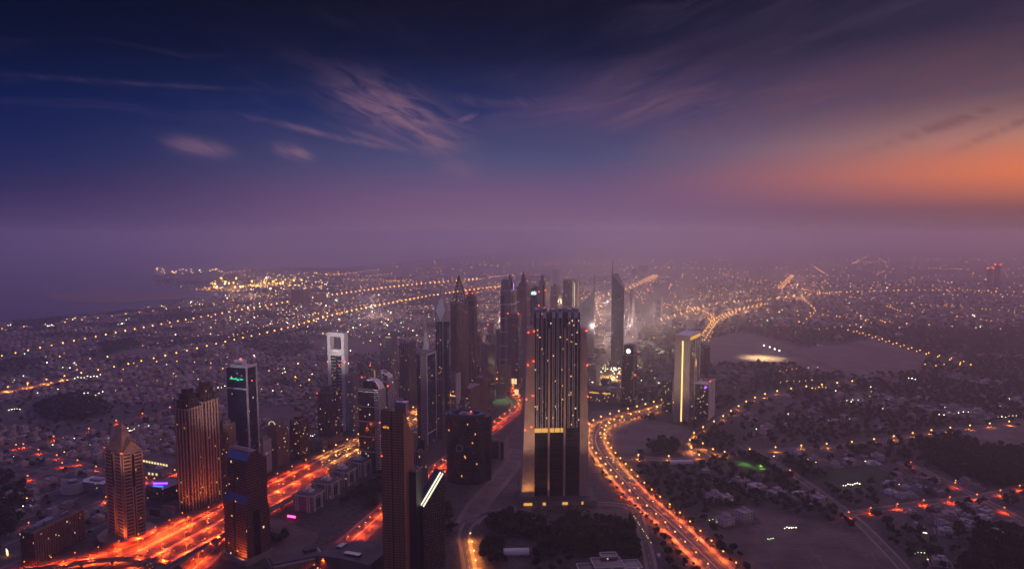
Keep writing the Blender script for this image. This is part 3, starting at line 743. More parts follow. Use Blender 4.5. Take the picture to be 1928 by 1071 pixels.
for i in range(7): t.add('reflector', MB().box(-w_*.40+i*1.15, -d_/2-.15, h-22+random.uniform(-1.5, 1.5), .8, .3, 2.), M['sodium'] if 0 else M['win'])
t = T('dark slab with lit slanting skylight roof, twin behind the copper tower', 780, 797, 838, 905, y=950, rho=-.95, name='office_tower', fac_=facade('facade_night', (.04, .03, .033), (.34, .24, .20), 4.2, 3.2, .34, .5, 0, gr=.15, wr=.3), body=False, dmax=60, h=ZT(958, 950))
h = t.h; w_, d_ = t.w, t.d; hr = ZT(889, 950+d_*.62); a = [(-w_/2, -d_/2), (w_/2, -d_/2), (w_/2, d_/2), (-w_/2, d_/2)]
mb = MB(); mb.frus(a, -.5, a, [h, h, hr, hr], 0, 1); t.add('body', mb, [t.fac, M['dark']])
b_ = MB(); b_.box(0, -d_/2-.15, 0, w_*.9, .8, h-1); t.add('dark_end_wall', b_, M['dark'])
sl = (hr-h)/d_
for k, u in enumerate((.16, .40)):
    b_ = MB(); q_ = [(w_*(u-.045), -d_*.46), (w_*(u+.045), -d_*.46), (w_*(u+.045), d_*.47), (w_*(u-.045), d_*.47)]
    zz = [h+(y_+d_/2)*sl+.3 for x, y_ in q_]; n_ = len(b_.v); b_.v += [(x, y_, z-.2) for (x, y_), z in zip(q_, zz)]+[(x, y_, z+1.2) for (x, y_), z in zip(q_, zz)]
    b_.f += [(0, 1, 5, 4), (1, 2, 6, 5), (2, 3, 7, 6), (3, 0, 4, 7), (4, 5, 6, 7)]; b_.mi += [0]*5
    t.add('skylight_strip', b_, M['cool'])
b_ = MB(); b_.box(w_*.3, -d_*.47, h, w_*.34, 1.4, 2.6); b_.box(w_*.3, d_*.47, hr-1.5, w_*.34, 1.4, 3.4); t.add('strip_end', b_, M['dark']); t.beacon(.5, .5, hr+2, 1.)
t = T('near-black windowless core tower standing between the copper tower and the skylit slab', 768, 783, 801, 888, y=945, rho=-.3, name='core_tower', fac_=M['dark'], dmin=14, dmax=22)
t.plant(n=2)
t = simple('dark ribbed slab tower with pointed roof fin, behind the skylit slab', 776, 793, 805, 852, FM['mauve'], y=1010, lit=6, fin=(3.4, .7, .8, 'grey'), dmax=30)
t.add('roof_fin', MB().frus([(-t.w*.5, 0), (t.w*.5, 0), (t.w*.5, 2), (-t.w*.5, 2)], t.h, [(t.w*.2, 0), (t.w*.5, 0), (t.w*.5, 2), (t.w*.2, 2)], t.h+16), M['dark'])
# --- oval dark tower with a ring emblem
x, y = G(876, 912); y += 24; root = empty('oval_tower', x, y, 0, -.25, 'dark oval glass tower with sunken blue roof and a pale ring emblem', 'tower'); PARENTS.append((x, y, 45))
h = ZT(786, y-20); A_, B_ = 36, 25
fo = facade('facade_oval', (.05, .045, .06), (.012, .014, .022), 4., 400, 2, .8, 0, gr=.08, wr=.35)
MB().cyl(0, 0, 0, A_, h, 48, 0, None, B_, 1).build('body', [fo, M['bglass']], root)
mb = MB(); n = 48
for i in range(n):
    a, b_ = 2*math.pi*i/n, 2*math.pi*(i+1)/n; k = .72
    P4 = [(A_*1.01*math.cos(a), B_*1.01*math.sin(a)), (A_*1.01*math.cos(b_), B_*1.01*math.sin(b_)), (A_*k*math.cos(b_), B_*k*math.sin(b_)), (A_*k*math.cos(a), B_*k*math.sin(a))]
    mb.frus(P4, h, P4, h+5, 0, 1)
mb.build('roof_rim', [M['dark'], M['bglass']], root)
MB().box(0, 3, h+.1, 24, 16, 3).box(-3, 2, h+3.1, 8, 6, 2).build('roof_plant', M['grey'], root)
mb = MB()
for k in range(1, 22): mb.cyl(0, 0, h*k/22, A_+.25, .6, 48, 0, None, B_+.25)
mb.build('floor_rings', M['dark'], root)
mb = MB()
for i in range(24):
    a, b_ = 2*math.pi*i/24, 2*math.pi*(i+1)/24
    mb.bar((-4+6*math.cos(a), -B_-.9, h*.55+6*math.sin(a)), (-4+6*math.cos(b_), -B_-.9, h*.55+6*math.sin(b_)), .55)
mb.build('ring_emblem', M['white'], root)
MB().box(-4, -B_-.2, h*.55-9, 17, 1.2, 18).build('emblem_panel', M['dark'], root)
MB().cyl(22, 16, 0, 22, h-3, 30, 0, None, 20, 1).build('rear_drum', [fo, M['roof']], root)
for i, (u, z) in enumerate(((.35, .62), (.1, .42), (.0, .12), (-.5, .78), (.5, .3), (.2, .9), (.12, .4), (.45, .75))):
    th_ = u*1.6-1.57; MB().box((A_+.3)*math.cos(th_), (B_+.3)*math.sin(th_), h*z, 1.8, .6, 3.2).build('lit_window', M['win'], root)
MB().ball(10, 0, h+7, 1.3).build('beacon', M['red'], root)
t = simple('dark low office block with a pale side frame, right of the oval tower', 912, 948, 957, 832, 'dark', y=1440, lit=7, plant=2, name='office_block'); t.add('pale_frame', MB().box(t.w/2+.5, 0, 0, 1.4, t.d, t.h+3).box(t.w*.30, -t.d/2-.6, 0, 3, 1.4, t.h+2), M['conc'])

# ------------------------------------------------------------------ the great slab tower in the middle
fi_up = facade('facade_slab_upper', (.05, .05, .062), (.012, .016, .028), 3.9, 2.1, .8, .7, .012, (1, .46, .12), 1.2, gr=.08, wr=.35)
fi_lo = facade('facade_slab_lower', (.03, .028, .035), (.010, .010, .014), 3.9, 60, 1.2, .78, .0, gr=.12, wr=.5)
ys = 1212.; zc_ = 300.; rho = .07
dep = ys*CT+(CAMH-zc_)*ST
cx_ = (1048-964)/F*dep; W_ = 112/F*dep*.985
H_ = ZT(583, ys); Hp = ZT(618, ys); Hm = ZT(806, ys)
root = empty('slab_tower', cx_, ys+17, 0, rho, 'giant dark slab tower with splayed beige end walls, dominating the middle of the view', 'tower'); PARENTS.append((cx_, ys+17, 62))
D_ = 34
def rp(name, mb, mats): return mb.build(name, mats, root)
core = MB(); core.box(0, 0, 0, W_*.80, D_*.86, Hm, 0, 1); rp('lower_block', core, [fi_lo, M['roof']])
u3 = [(-.30, .2), (.0, .2), (.30, .2)]
mb = MB()
for u, _ in ((-.273, 0), (0., 0), (.273, 0)): mb.box(u*W_, 0, Hm+.02, W_*.245, D_*.84, H_-Hm-5, 0, 1)
rp('upper_block', mb, [fi_up, M['roof']])
mb = MB(); mb.box(0, 2, Hm+.1, W_*.79, D_*.70, Hp-Hm+22, 0, 1); rp('spine', mb, [fi_up, M['roof']])
# end walls: leaning pylons
for s_ in (-1, 1):
    f0, f1 = (.615, .505) if s_ < 0 else (.58, .505); xi = .385 if s_ < 0 else .405
    p0 = [(s_*W_*xi, -D_*.56), (s_*W_*f0, -D_*.56), (s_*W_*f0, D_*.5), (s_*W_*xi, D_*.5)]
    p1 = [(s_*W_*xi, -D_*.54), (s_*W_*f1, -D_*.54), (s_*W_*f1, D_*.5), (s_*W_*xi, D_*.5)]
    if s_ > 0: p0 = p0[::-1]; p1 = p1[::-1]
    else: p0 = [p0[1], p0[0], p0[3], p0[2]]; p1 = [p1[1], p1[0], p1[3], p1[2]]
    if s_ > 0: p0 = [p0[3], p0[2], p0[1], p0[0]]; p1 = [p1[3], p1[2], p1[1], p1[0]]
    wall_ = rp('end_wall', MB().frus(p0, 0, p1, Hp), M['sandstone'])
for u in (-.137, .137): rp('beige_pier', MB().box(u*W_, -D_*.5, 0, 3.2, 3.4, Hp), M['sandstone'])
mb = MB()
for u in (-.273, 0, .273):
    for k, du in enumerate((-.075, -.05, .0, .028, .085)):
        mb.box((u+du)*W_, -D_*.42-.75, Hm, .75, 1.5, H_-Hm-3-(k % 2)*2)
    for du in (-.06, .05): mb.box((u+du)*W_, -D_*.42-.5, H_-14, 5.5, 1.0, 10)
rp('facade_fins', mb, M['white'])
mb = MB()
for u in (-.273, 0, .273):
    mb.box(u*W_-6, 0, H_-5.2, 7, D_*.8, 5); mb.box(u*W_+6, 0, H_-5.3, 7, D_*.75, 6.4)
    for q_ in (-9, -3, 3, 9): mb.box(u*W_+q_, -D_*.3, H_-1, .5, .5, 6)
rp('crown_boxes', mb, [M['grey']])
for u0, u1 in ((-.385, -.26), (-.255, -.15), (-.115, -.04), (-.03, .06), (.07, .115)):
    rp('lit_lobby_window', MB().box((u0+u1)/2*W_, -D_*.43-.2, Hm-7.4+.02, (u1-u0)*W_, .8, 7.2), M['warm'])
r = random.Random(11)
for i in range(26):
    u = r.choice((-.273, 0, .273))+r.choice((-.1, -.0625, -.025, .014, .056, .1)); z = (int(r.uniform(Hm, H_-22)/3.9)+.3)*3.9
    mb = MB(); mb.box(u*W_, -D_*.42-.2, z, r.choice((1.3, 1.6, 2.6)), .5, 2.2); rp('lit_window', mb, M[r.choice(('win', 'win', 'win', 'winw'))])
for x, z in ((-.5, Hp-6), (-.505, Hp-60), (-.53, Hp-118), (-.55, Hp-170), (-.40, Hp-4), (-.41, Hp-54), (-.42, Hp-112), (-.44, Hp-165), (.5, Hp-4), (.52, Hp-62), (.535, Hp-115), (.55, Hp-160)):
    rp('beacon', MB().ball(x*W_, -D_*.56-1, z, 1.15), M['red'])
mb = MB(); mb.box(0, -6, 0, W_*1.35, D_*2.1, 8, 0, 1); rp('podium', mb, [M['conc'], M['roof']])
for u, wd in ((-.52, 14), (-.24, 5), (.12, 9), (.42, 3)):
    rp('lit_entrance', MB().box(u*W_, -6-D_*1.05-.3, 2., wd, .8, 4.4), M['warm'])
def spot(name, x, y, z, e, c, size=2.4, blend=.6, rad=.6, tgt=None, parent=None):
    l = bpy.data.lights.new(name, 'SPOT'); l.energy = e; l.color = c; l.spot_size = size; l.spot_blend = blend; l.shadow_soft_size = rad
    o = bpy.data.objects.new(name, l); COL.objects.link(o); o.location = (x, y, z); o.parent = parent
    if tgt: o.rotation_euler = (Vector(tgt)-Vector((x, y, z))).to_track_quat('-Z', 'Y').to_euler()
    return o
for s_, x, y_ in ((-1, -.46, 0), (1, .46, 0)): spot('wall_floodlight', x*W_*1.25, -130, 12, 7e5, (1, .62, .42), .75, .9, 2, (x*W_, -D_*.5, 150), root)  # spots added far in front, to warm and brighten the beige end walls
for x in (-.58, -.5, -.42, -.2): spot('uplight', x*W_, -D_*.56-9, 9, 14000, (1, .5, .16), 1.3, .8, .5, (x*W_, -D_*.4, 60), root)

# ------------------------------------------------------------------ the cluster along both banks
t = simple('dark green-glass tower with lit rooftop edge, tallest left of the spindle-crowned tower', 718, 738, 750, 660, 'grey', y=1830, lit=8, dmin=30); t.block('upper_stage', t.h, ZT(636, 1830)-t.h, .62, .8, .1*t.w); t.add('lit_roof_edge', MB().box(.1*t.w, -t.d*.4, ZT(636, 1830)+.1, t.w*.5, 1, .8), M['winw'])
t = simple('dark ribbed tower with flat roof, close behind the green-glass one', 752, 768, 783, 646, 'mauve', y=1900, fin=(5, .9, .9, 'grey'), lit=10, dmin=24)
t = T('dark and finely lined grey tower with a curved sail and mast on top', 784, 803, 820, 668, y=1540, name='office_tower', fac_='bluedark', roof='white', dmin=26); h = t.h
t.add('lined_panel', MB().box(t.w*.2, -t.d/2-.6, 0, t.w*.6, 1.3, h), FM['lines']); t.add('white_frame', MB().box(t.w/2+.2, -t.d/2, 0, 2.2, 2.2, h+2).box(t.w/2+.2, t.d/2, 0, 2.2, 2.2, h+2).box(t.w/2+.3, 0, h-2, 1.6, t.d-2.2, 4).box(t.w/2+.3, 0, h*.12, 1.2, t.d-2.2, 2.5), M['white'])
t.block('roof_box', h, 6, .7, .7, mats=[M['grey'], M['grey']])
mb = MB(); zt = ZT(622, 1540)
for i in range(8):
    a, b_ = i/8, (i+1)/8; fx = lambda q_: -t.w*.42+ (t.w*.62)*(q_**.5)*.55; ww = lambda q_: t.w*(.62-.55*q_**1.3)
    ra = [(fx(a), -1.2), (fx(a)+ww(a), -1.2), (fx(a)+ww(a), 1.2), (fx(a), 1.2)]; rb = [(fx(b_), -1.2), (fx(b_)+ww(b_), -1.2), (fx(b_)+ww(b_), 1.2), (fx(b_), 1.2)]
    mb.frus(ra, h+5+a*(zt-h-5), rb, h+5+b_*(zt-h-5))
t.add('sail', mb, M['white']); t.mast(h+20, ZT(597, 1540), t.w*.04, 2, .8); t.lit(5, 1, .05, .5)
t = simple('narrow mauve ribbed office tower wedged right of the sail-topped tower', 820, 832, 837, 716, 'mauve', y=1585, fin=(4, .9, .9, 'grey'), lit=4, name='office_tower')
# spindle-crowned tower
t = T('tall dark-blue glass tower with a pointed spindle crown of pale shells and ball', 817, 839, 848, 605, y=1623, name='spindle_tower', fac_='bluedark', dmin=22, body=False, rho=-.35)
h = t.h; mb = MB()
def octa(w_, d_, c=.28): return [(-w_/2, -d_/2+c*d_), (-w_/2+c*w_, -d_/2), (w_/2-c*w_, -d_/2), (w_/2, -d_/2+c*d_), (w_/2, d_/2-c*d_), (w_/2-c*w_, d_/2), (-w_/2+c*w_, d_/2), (-w_/2, d_/2-c*d_)]
mb.frus(octa(t.w, t.d), 0, octa(t.w, t.d), h, 0, 1); t.add('body', mb, [t.fac, M['roof']])
zt = ZT(554, 1623); mb = MB(); mc = MB(); n = 12
prof = lambda q_: (1-q_**2.5)*1.06+.03
for i in range(n):
    a, b_ = i/n, (i+1)/n; za, zb = h+a*(zt-h), h+b_*(zt-h)
    mb.frus(octa(t.w*prof(a)*.96, t.d*prof(a)*.96), za, octa(t.w*prof(b_)*.96, t.d*prof(b_)*.96), zb)
    if i < 10: mc.frus(octa(t.w*prof(a)*1.03, t.d*prof(a)*1.03), za, octa(t.w*prof(a)*1.03, t.d*prof(a)*1.03), za+1.7)
t.add('crown', mb, M['grey']); t.add('crown_rings', mc, M['white'])
mb = MB()
for i in range(n):   # a pale leaf-shaped shell on the near corner, widening then closing
    a, b_ = i/n, (i+1)/n; za, zb = h+a*(zt-h), h+b_*(zt-h); wf_ = lambda q_: .8*t.w*min(q_*1.25, .8*(1-q_)+.02)
    ya, yb = -t.d*prof(a)*.52, -t.d*prof(b_)*.52; xa, xb = t.w*.12, t.w*.12*(1-b_*.8)
    mb.frus([(xa-wf_(a), ya-.8), (xa+wf_(a), ya-.8), (xa+wf_(a), ya+.6), (xa-wf_(a), ya+.6)], za, [(xb-wf_(b_), yb-.8), (xb+wf_(b_), yb-.8), (xb+wf_(b_), yb+.6), (xb-wf_(b_), yb+.6)], zb)
t.add('crown_shell', mb, M['white'])
t.add('finial_ball', MB().ball(0, 0, zt+3, 4.2, 0, 12), M['steel']); t.mast(zt, ZT(540, 1623), 5, 3, .7)
t.fins(0, h, (-.22, .0, .22, .3), .9, .7, 'steel'); t.lit(12, 6, .05, .9, w=t.w*.5, d=t.d*.5) if 0 else None
r = random.Random(3)
for i in range(12): t.add('lit_window', MB().box(r.uniform(-.2, .2)*t.w, -t.d/2-.1, r.uniform(.05, .95)*h, 1.8, .4, 2), M['win'])
# tower with an openwork pyramid
t = T('tall brown stone tower topped by an openwork steel pyramid', 848, 873, 880, 575, y=1690, name='pyramid_tower', fac_=facade('facade_goldstone', (.46, .32, .23), (.03, .022, .02), 3.7, 3.4, .6, .6, .004), dmin=26); h = t.h
t.fins(0, h, (-.47, -.34, .34, .47), 1.4, 1.6, 'beige'); t.fins(0, h, (-.46, -.2, .2, .46), 1.4, 1.6, 'beige', 'r'); t.fins(h*.28, h*.97, (-.06, .06), .9, .9, 'beige')
t.bands(h*.28, h*.97, 8, .8, 1.2, 'beige', u0=-.2, u1=.2, sides='f', name='gold_lattice'); t.bands(h*.28, h*.97, 8, .8, 1.2, 'beige', v0=-.2, v1=.2, sides='r', name='gold_lattice')
mb = MB(); z = h; zt = ZT(519, 1690)
for k in range(9):
    a = 1-k/9; b_ = 1-(k+1)/9; za, zb = h+(zt-h)*(1-a**1.25), h+(zt-h)*(1-b_**1.25)
    for i in range(4):
        c = [(-1, -1), (1, -1), (1, 1), (-1, 1)]; p, q_ = c[i], c[(i+1) % 4]; s1, s2 = t.w*.40*a, t.d*.42*a; s3, s4 = t.w*.40*max(b_, .03), t.d*.42*max(b_, .03)
        mb.bar((p[0]*s1, p[1]*s2, za), (q_[0]*s1, q_[1]*s2, za), .8); mb.bar((p[0]*s1, p[1]*s2, za), (p[0]*s3, p[1]*s4, zb), 1.)
        mb.bar((p[0]*s1, p[1]*s2, za), ((p[0]+q_[0])/2*s3, (p[1]+q_[1])/2*s4, zb), .4); mb.bar((q_[0]*s1, q_[1]*s2, za), ((p[0]+q_[0])/2*s3, (p[1]+q_[1])/2*s4, zb), .4)
t.add('openwork_pyramid', mb, M['bronze']); t.mast(h, zt+6, r=.8)
mb = MB()
for x in (-.44, .44):
    for y_ in (-.44, .44): mb.box(x*t.w, y_*t.d, h, 3, 3, 9)
t.add('corner_turrets', mb, M['beige']); t.lit(6, 2, .02, .3)
t = simple('slender mauve tower with round-shouldered crown and needle spire', 876, 892, 898, 565, 'mauve', y=1930, fin=(4.6, 1., 1., 'pink'), lit=7, plant=0, dmin=22); h = t.h
t.block('crown', h, 10, .82, .82); t.add('crown_drum', MB().cyl(0, 0, h+10, t.w*.36, 8, 14).cyl(0, 0, h+18, t.w*.36, 7, 14, 0, t.w*.12), M['pink']); t.mast(h+24, ZT(533, 1930), r=.8); t.beacon(-.3, -.4, h+18); t.beacon(.3, -.4, h+18)
for a in [('pale balcony tower with one lit storey, right of the narrow ribbed tower', 848, 858, 867, 704, 'pale', 1640, (3.6, 1.1, 1.2, 'white'), None, 5),
          ('beige corner building with a frame of tall windows and flat roof', 868, 886, 911, 734, 'beige', 1700, None, (6.5, 1.6, 1.6, 'beige'), 5),
          ('rose office block with arched shoulders behind the beige corner building', 893, 908, 918, 713, 'rose', 1800, None, (4.5, 1., 1., 'pink'), 6),
          ('tower with a blank pale side wall and dark glass front beside the lit highway', 906, 919, 931, 650, 'dark', 1880, None, None, 10),
          ('brown slim tower left of the blank-walled tower', 898, 903, 908, 632, 'brown', 2080, None, None, 5),
          ('low rose block at the foot of the blank-walled tower', 912, 925, 936, 772, 'rose', 1830, None, (5, 1., 1., 'pink'), 4),
          ('glass tower with greenish lit storeys and white roof', 914, 925, 934, 632, 'grey', 2200, None, None, 9),
          ('slim white tower with dark vertical strip next to the green-lit tower', 933, 940, 946, 622, 'pale', 2380, None, None, 4),
          ('olive ribbed apartment tower standing in the lit highway gap', 937, 952, 962, 692, 'olive', 2060, None, (5, 1.2, 1.2, 'beige'), 6),
          ('purple-brown slab tower with red roof beacons and bright ground floor', 956, 976, 982, 592, 'mauve', 2157, None, None, 8),
          ('tiny pale office block beside the purple-brown slab', 968, 978, 990, 745, 'rose', 2010, None, None, 5)]:
    t = simple(a[0], a[1], a[2], a[3], a[4], a[5], y=a[6], band=a[7], fin=a[8], lit=a[9], name='apartment_tower' if 'apartment' in a[0] or 'balcony' in a[0] else 'office_tower')
    if 'blank' in a[0] and 'side' in a[0]: t.add('pale_wall', MB().box(-t.w*.02, -t.d/2-.7, 0, t.w*.98, 1.4, t.h+3), M['conc'])
    if 'purple' in a[0]:
        t.beacon(-.5, -.5, t.h+2, 1.8); t.beacon(.5, -.5, t.h+2, 1.8)
        for k in range(3): t.add('lit_window', MB().box((-.25+.25*k)*t.w, -t.d/2-1, 4, t.w*.2, 1, 16), M['winw'])
        t.block('crown', t.h-12, 14, 1.03, 1.03, mats=[M['pink'], M['roof']])
    if 'one lit' in a[0]: t.add('lit_storey', MB().box(0, -t.d/2-1.2, t.h*.62, t.w*.9, .6, 2.4), M['win'])
    if 'frame of' in a[0]: t.add('dark_plaque', MB().box(-t.w*.1, -t.d/2-.5, t.h-16, 8, .8, 8), M['dark']); t.add('roof_frame', MB().box(0, 0, t.h+2, t.w, t.d, 1.4), M['conc'])
    if 'dark vertical' in a[0]: t.add('dark_strip', MB().box(t.w*.1, -t.d/2-.4, 0, t.w*.3, .8, t.h), M['dark'])
# clock tower
t = T('ornate beige clock tower with pointed maroon spire', 974, 991, 997, 567, y=2232, name='clock_tower', fac_=facade('facade_clock', (.66, .50, .40), (.05, .04, .05), 4., 3.6, .4, .8, .002), dmin=26, dmax=34); h = t.h
t.fins(0, h, (-.46, -.28, .28, .46), 1.8, 1.5, 'beige'); t.fins(0, h, (-.46, -.2, .2, .46), 1.8, 1.5, 'beige', 'r'); zc1 = ZT(541, 2232)
t.block('clock_stage', h, zc1-h, 1.14, 1.14, mats=[M['beige'], M['roof']])
for f in 'fr':
    mb = MB(); mo = MB(); R_ = t.w*.30; z = (h+zc1)/2
    for i in range(20):
        a, b_ = 2*math.pi*i/20, 2*math.pi*(i+1)/20
        pt_ = lambda q_, R: ((R*math.cos(q_), -t.d*.57-1., z+R*math.sin(q_)) if f == 'f' else (t.w*.57+1., R*math.cos(q_), z+R*math.sin(q_)))
        mo.bar(pt_(a, R_), pt_(b_, R_), .8)
        if i % 5 == 0: mo.bar(pt_(a, R_*.75), pt_(a, R_), .5)
    mo.bar(pt_(0, 0), pt_(1.2, R_*.8), .5); mo.bar(pt_(0, 0), pt_(2.6, R_*.5), .6)
    t.add('clock_face', mo, M['dark'])
q1 = [(-t.w*.52, -t.d*.52), (t.w*.52, -t.d*.52), (t.w*.52, t.d*.52), (-t.w*.52, t.d*.52)]; sc = lambda f: [(x*f, y_*f) for x, y_ in q1]
z2, z3 = ZT(531, 2232), ZT(512, 2232)
t.add('spire', MB().frus(sc(.95), zc1, sc(.5), z2).frus(sc(.4), z2, sc(.36), z2+8).frus(sc(.45), z2+8, sc(.03), z3), plain('maroon_tile', (.22, .08, .07), .6)); t.mast(z3-2, z3+12, r=.5)
t.block('cornice', zc1-1, 3, 1.22, 1.22, mats=[M['beige'], M['beige']])
t = T('twin-bladed dark glass tower with light notched panels and pointed fin, left of the clock tower', 942, 962, 972, 545, y=2360, name='office_tower', fac_='grey', dmin=30); h = t.h
t.add('dark_panel', MB().box(-t.w*.28, -t.d/2-.5, 0, t.w*.34, 1, h-20).box(t.w/2+.4, 0, 0, 1, t.d*.7, h-8), M['dglass']); t.block('upper_stage', h, ZT(527, 2360)-h, .7, .8, -.1*t.w)
zt = ZT(517, 2360); t.add('pointed_fin', MB().frus([(t.w*.1, -4), (t.w*.5, -4), (t.w*.5, 6), (t.w*.1, 6)], h-1, [(t.w*.1, -4), (t.w*.5, -4), (t.w*.5, 6), (t.w*.1, 6)], [zt, h+16, h+16, zt]), M['bglass']); t.mast(h+10, zt+14, t.w*.1, 0, .6)
t.bands(40, h, 45, 2.5, 1.2, 'white', name='cross_bands'); t.add('purple_light', MB().box(t.w*.5+1, -3, h-2, .8, .8, 22), lamp('violet_strip', (.7, .3, 1), 3))
t = simple('dark tower with a glowing pale sign near its roof, right of the clock tower', 996, 1010, 1014, 540, 'dark', y=2420, lit=4)
mb = MB(); r = random.Random(9)
for i in range(5): mb.box((-.15+.14*i)*t.w, -t.d/2-.7, t.h-26, 1.6, .6, 9+3*(i % 2)); mb.box((-.10+.14*i)*t.w, -t.d/2-.7, t.h-26+4*(i % 3), 3.4, .6, 1.6)
t.add('roof_sign', mb, lamp('pale_sign', (.7, 1, .95), 2.4))
t = simple('pale rounded tower with dark slot and stacked beacons right of the sign tower', 1015, 1027, 1036, 530, 'pale', y=2450, lit=3); t.block('upper_stage', t.h, ZT(519, 2450)-t.h, .5, .6, -.15*t.w); [t.beacon(u, -.5, t.h*z_, 1.8) for u, z_ in ((-.5, .88), (.5, .9), (-.5, .72), (.4, .7))]
t.add('glass_drum', MB().cyl(t.w*.2, -t.d*.4, 0, t.w*.28, t.h-10, 16), M['dglass'])
t = simple('faint pinkish office block behind the great slab tower', 1036, 1050, 1060, 558, 'rose', y=2750, lit=3)
t = simple('hazy dark tower with bright vertical light strips, beyond the great slab tower', 1060, 1084, 1096, 528, 'dark', y=3050, lit=6, dmin=40)
t.add('light_strip', MB().box(t.w*.3, -t.d/2-.8, 20, 2.2, .8, t.h-22), M['warm']); t.add('light_strip', MB().box(t.w*.42, -t.d/2-.8, 20, 1.6, .8, t.h-30), M['cool']); t.add('light_strip', MB().box(t.w/2+.8, t.d*.2, 20, .8, 2.2, t.h-30), M['warm'])
# the two blade towers
def blade(label, pl, pe, pr, pyl, pyr, tip, y, pale, rho):
    t = T(label, pl, pe, pr, (pyl+pyr)/2, y=y, rho=rho, name='blade_tower', fac_=facade('facade_blade_'+('pale' if pale else 'dark'), (.72, .64, .66) if pale else (.17, .15, .19), (.10, .08, .1) if pale else (.03, .03, .045), 3.9, 50 if pale else 3.2, 1.2 if pale else .8, .5, .0 if pale else .03), body=False, dmin=20)
    w_, d_ = t.w, t.d; hl, hr = ZT(pyl, y), ZT(pyr, y); a = [(-w_/2, -d_/2), (w_/2, -d_/2), (w_/2*.98, d_/2), (-w_/2*.2, d_/2)]
    z1 = min(hl, hr)-22
    t.add('body', MB().frus(a, 0, a, z1), t.fac)
    t.add('slanting_head', MB().frus(a, z1, a, [hl, hr, hr, hl]), M['grey'] if pale else M['mauvep'])
    mb = MB()
    for i in range(6): mb.box((-.28+.1*i)*w_, -d_/2-.4, z1-14 if not pale else z1-6, 1.5, .8, 26)
    t.add('slot_windows', mb, M['dark'])
    sx = -w_/2+1 if hl > hr else w_/2-1
    t.add('spire', MB().frus([(sx-2.6, -d_/2), (sx+2.6, -d_/2), (sx+2.6, -d_/2+5), (sx-2.6, -d_/2+5)], max(hl, hr)-30, [(sx-.9, -d_/2), (sx+.9, -d_/2), (sx+.9, -d_/2+1.8), (sx-.9, -d_/2+1.8)], ZT(tip, y)), M['grey'])
    t.add('side_wall', MB().box(w_/2+.3, 0, 0, 1., d_*.86, hr-4), FM['lines'])
    t.block('base', 0, 26, 1.25, 1.25, mats=[FM['busy'], M['roof']]); return t
M['mauvep'] = plain('mauve_panel', (.16, .14, .18), .5)
t = blade('tall dark blade tower with slanting top and long needle, alone in the haze', 1152, 1175, 1181, 516, 543, 491, 2430, False, -.2); t.lit(10, 3, .1, .9)
t = blade('pale blade tower with slanting top and mast, partly behind the great slab tower', 1090, 1119, 1123, 577, 547, 516, 2520, True, -.12)
r = random.Random(77); FK = ['mauve', 'grey', 'dark', 'rose', 'brown', 'pale', 'beige']
MT = [('slender ribbed tower %s', 724, 8, 660, 2060), ('flat-topped tower %s', 706, 9, 690, 1980), ('stub-crowned tower %s', 769, 9, 672, 2140), ('thin tower %s', 792, 7, 690, 2000), ('plain tower %s', 836, 8, 662, 2150), ('banded tower %s', 864, 9, 700, 2050),
      ('dim tower %s', 884, 8, 640, 2350), ('narrow tower %s', 900, 7, 660, 2240), ('stepped tower %s', 916, 8, 690, 2150), ('pale thin tower %s', 948, 6, 640, 2560), ('square tower %s', 926, 7, 612, 2600), ('twin-shaft tower %s', 1046, 9, 540, 3300), ('wide tower %s', 1104, 9, 600, 2900), ('lone tower %s', 690, 9, 712, 1900), ('short tower %s', 812, 9, 742, 1760), ('ribbed short tower %s', 872, 9, 762, 1620)]
WH = ['behind the curved-roof pair', 'left of the curved-roof pair', 'behind the dark ribbed tower', 'behind the sail-topped tower', 'peeping right of the spindle-crowned tower', 'at the foot of the pyramid-topped tower', 'right of the needle-spired tower', 'farther right of the needle-spired tower', 'behind the blank-walled tower', 'right of the slim white tower', 'behind the green-lit tower', 'faint above the great slab tower', 'behind the pale blade tower', 'right of the grey tower behind the portal', 'under the spindle-crowned tower', 'below the pyramid-topped tower']
for k, (nm, px, hw, pt, y) in enumerate(MT):
    t = simple(nm % WH[k], px-hw, px+r.uniform(1, 4), px+hw, pt, FK[k % 7], y=y, lit=16, fin=(5, .9, .9, ('grey', 'pink', 'beige')[k % 3]) if k % 2 else None, band=(3.7, .9, .9, 'white') if k % 4 == 2 else None, top=(r.uniform(.4, .7), .6, r.uniform(5, 14)))
    if k % 3 == 0: t.mast(t.h, t.h+r.uniform(18, 34), r=.6)
    if k % 3 == 1: t.beacon(-.5, -.5, t.h+2, 1.6)
    if k % 4 == 1: t.add('light_strip', MB().box(t.w*.35, -t.d/2-1.2, t.h*.3, 1.1, .6, t.h*.6), M['warm'])
M['palewall'] = plain('pale_wall', (.60, .50, .43), .6, 0, .12)
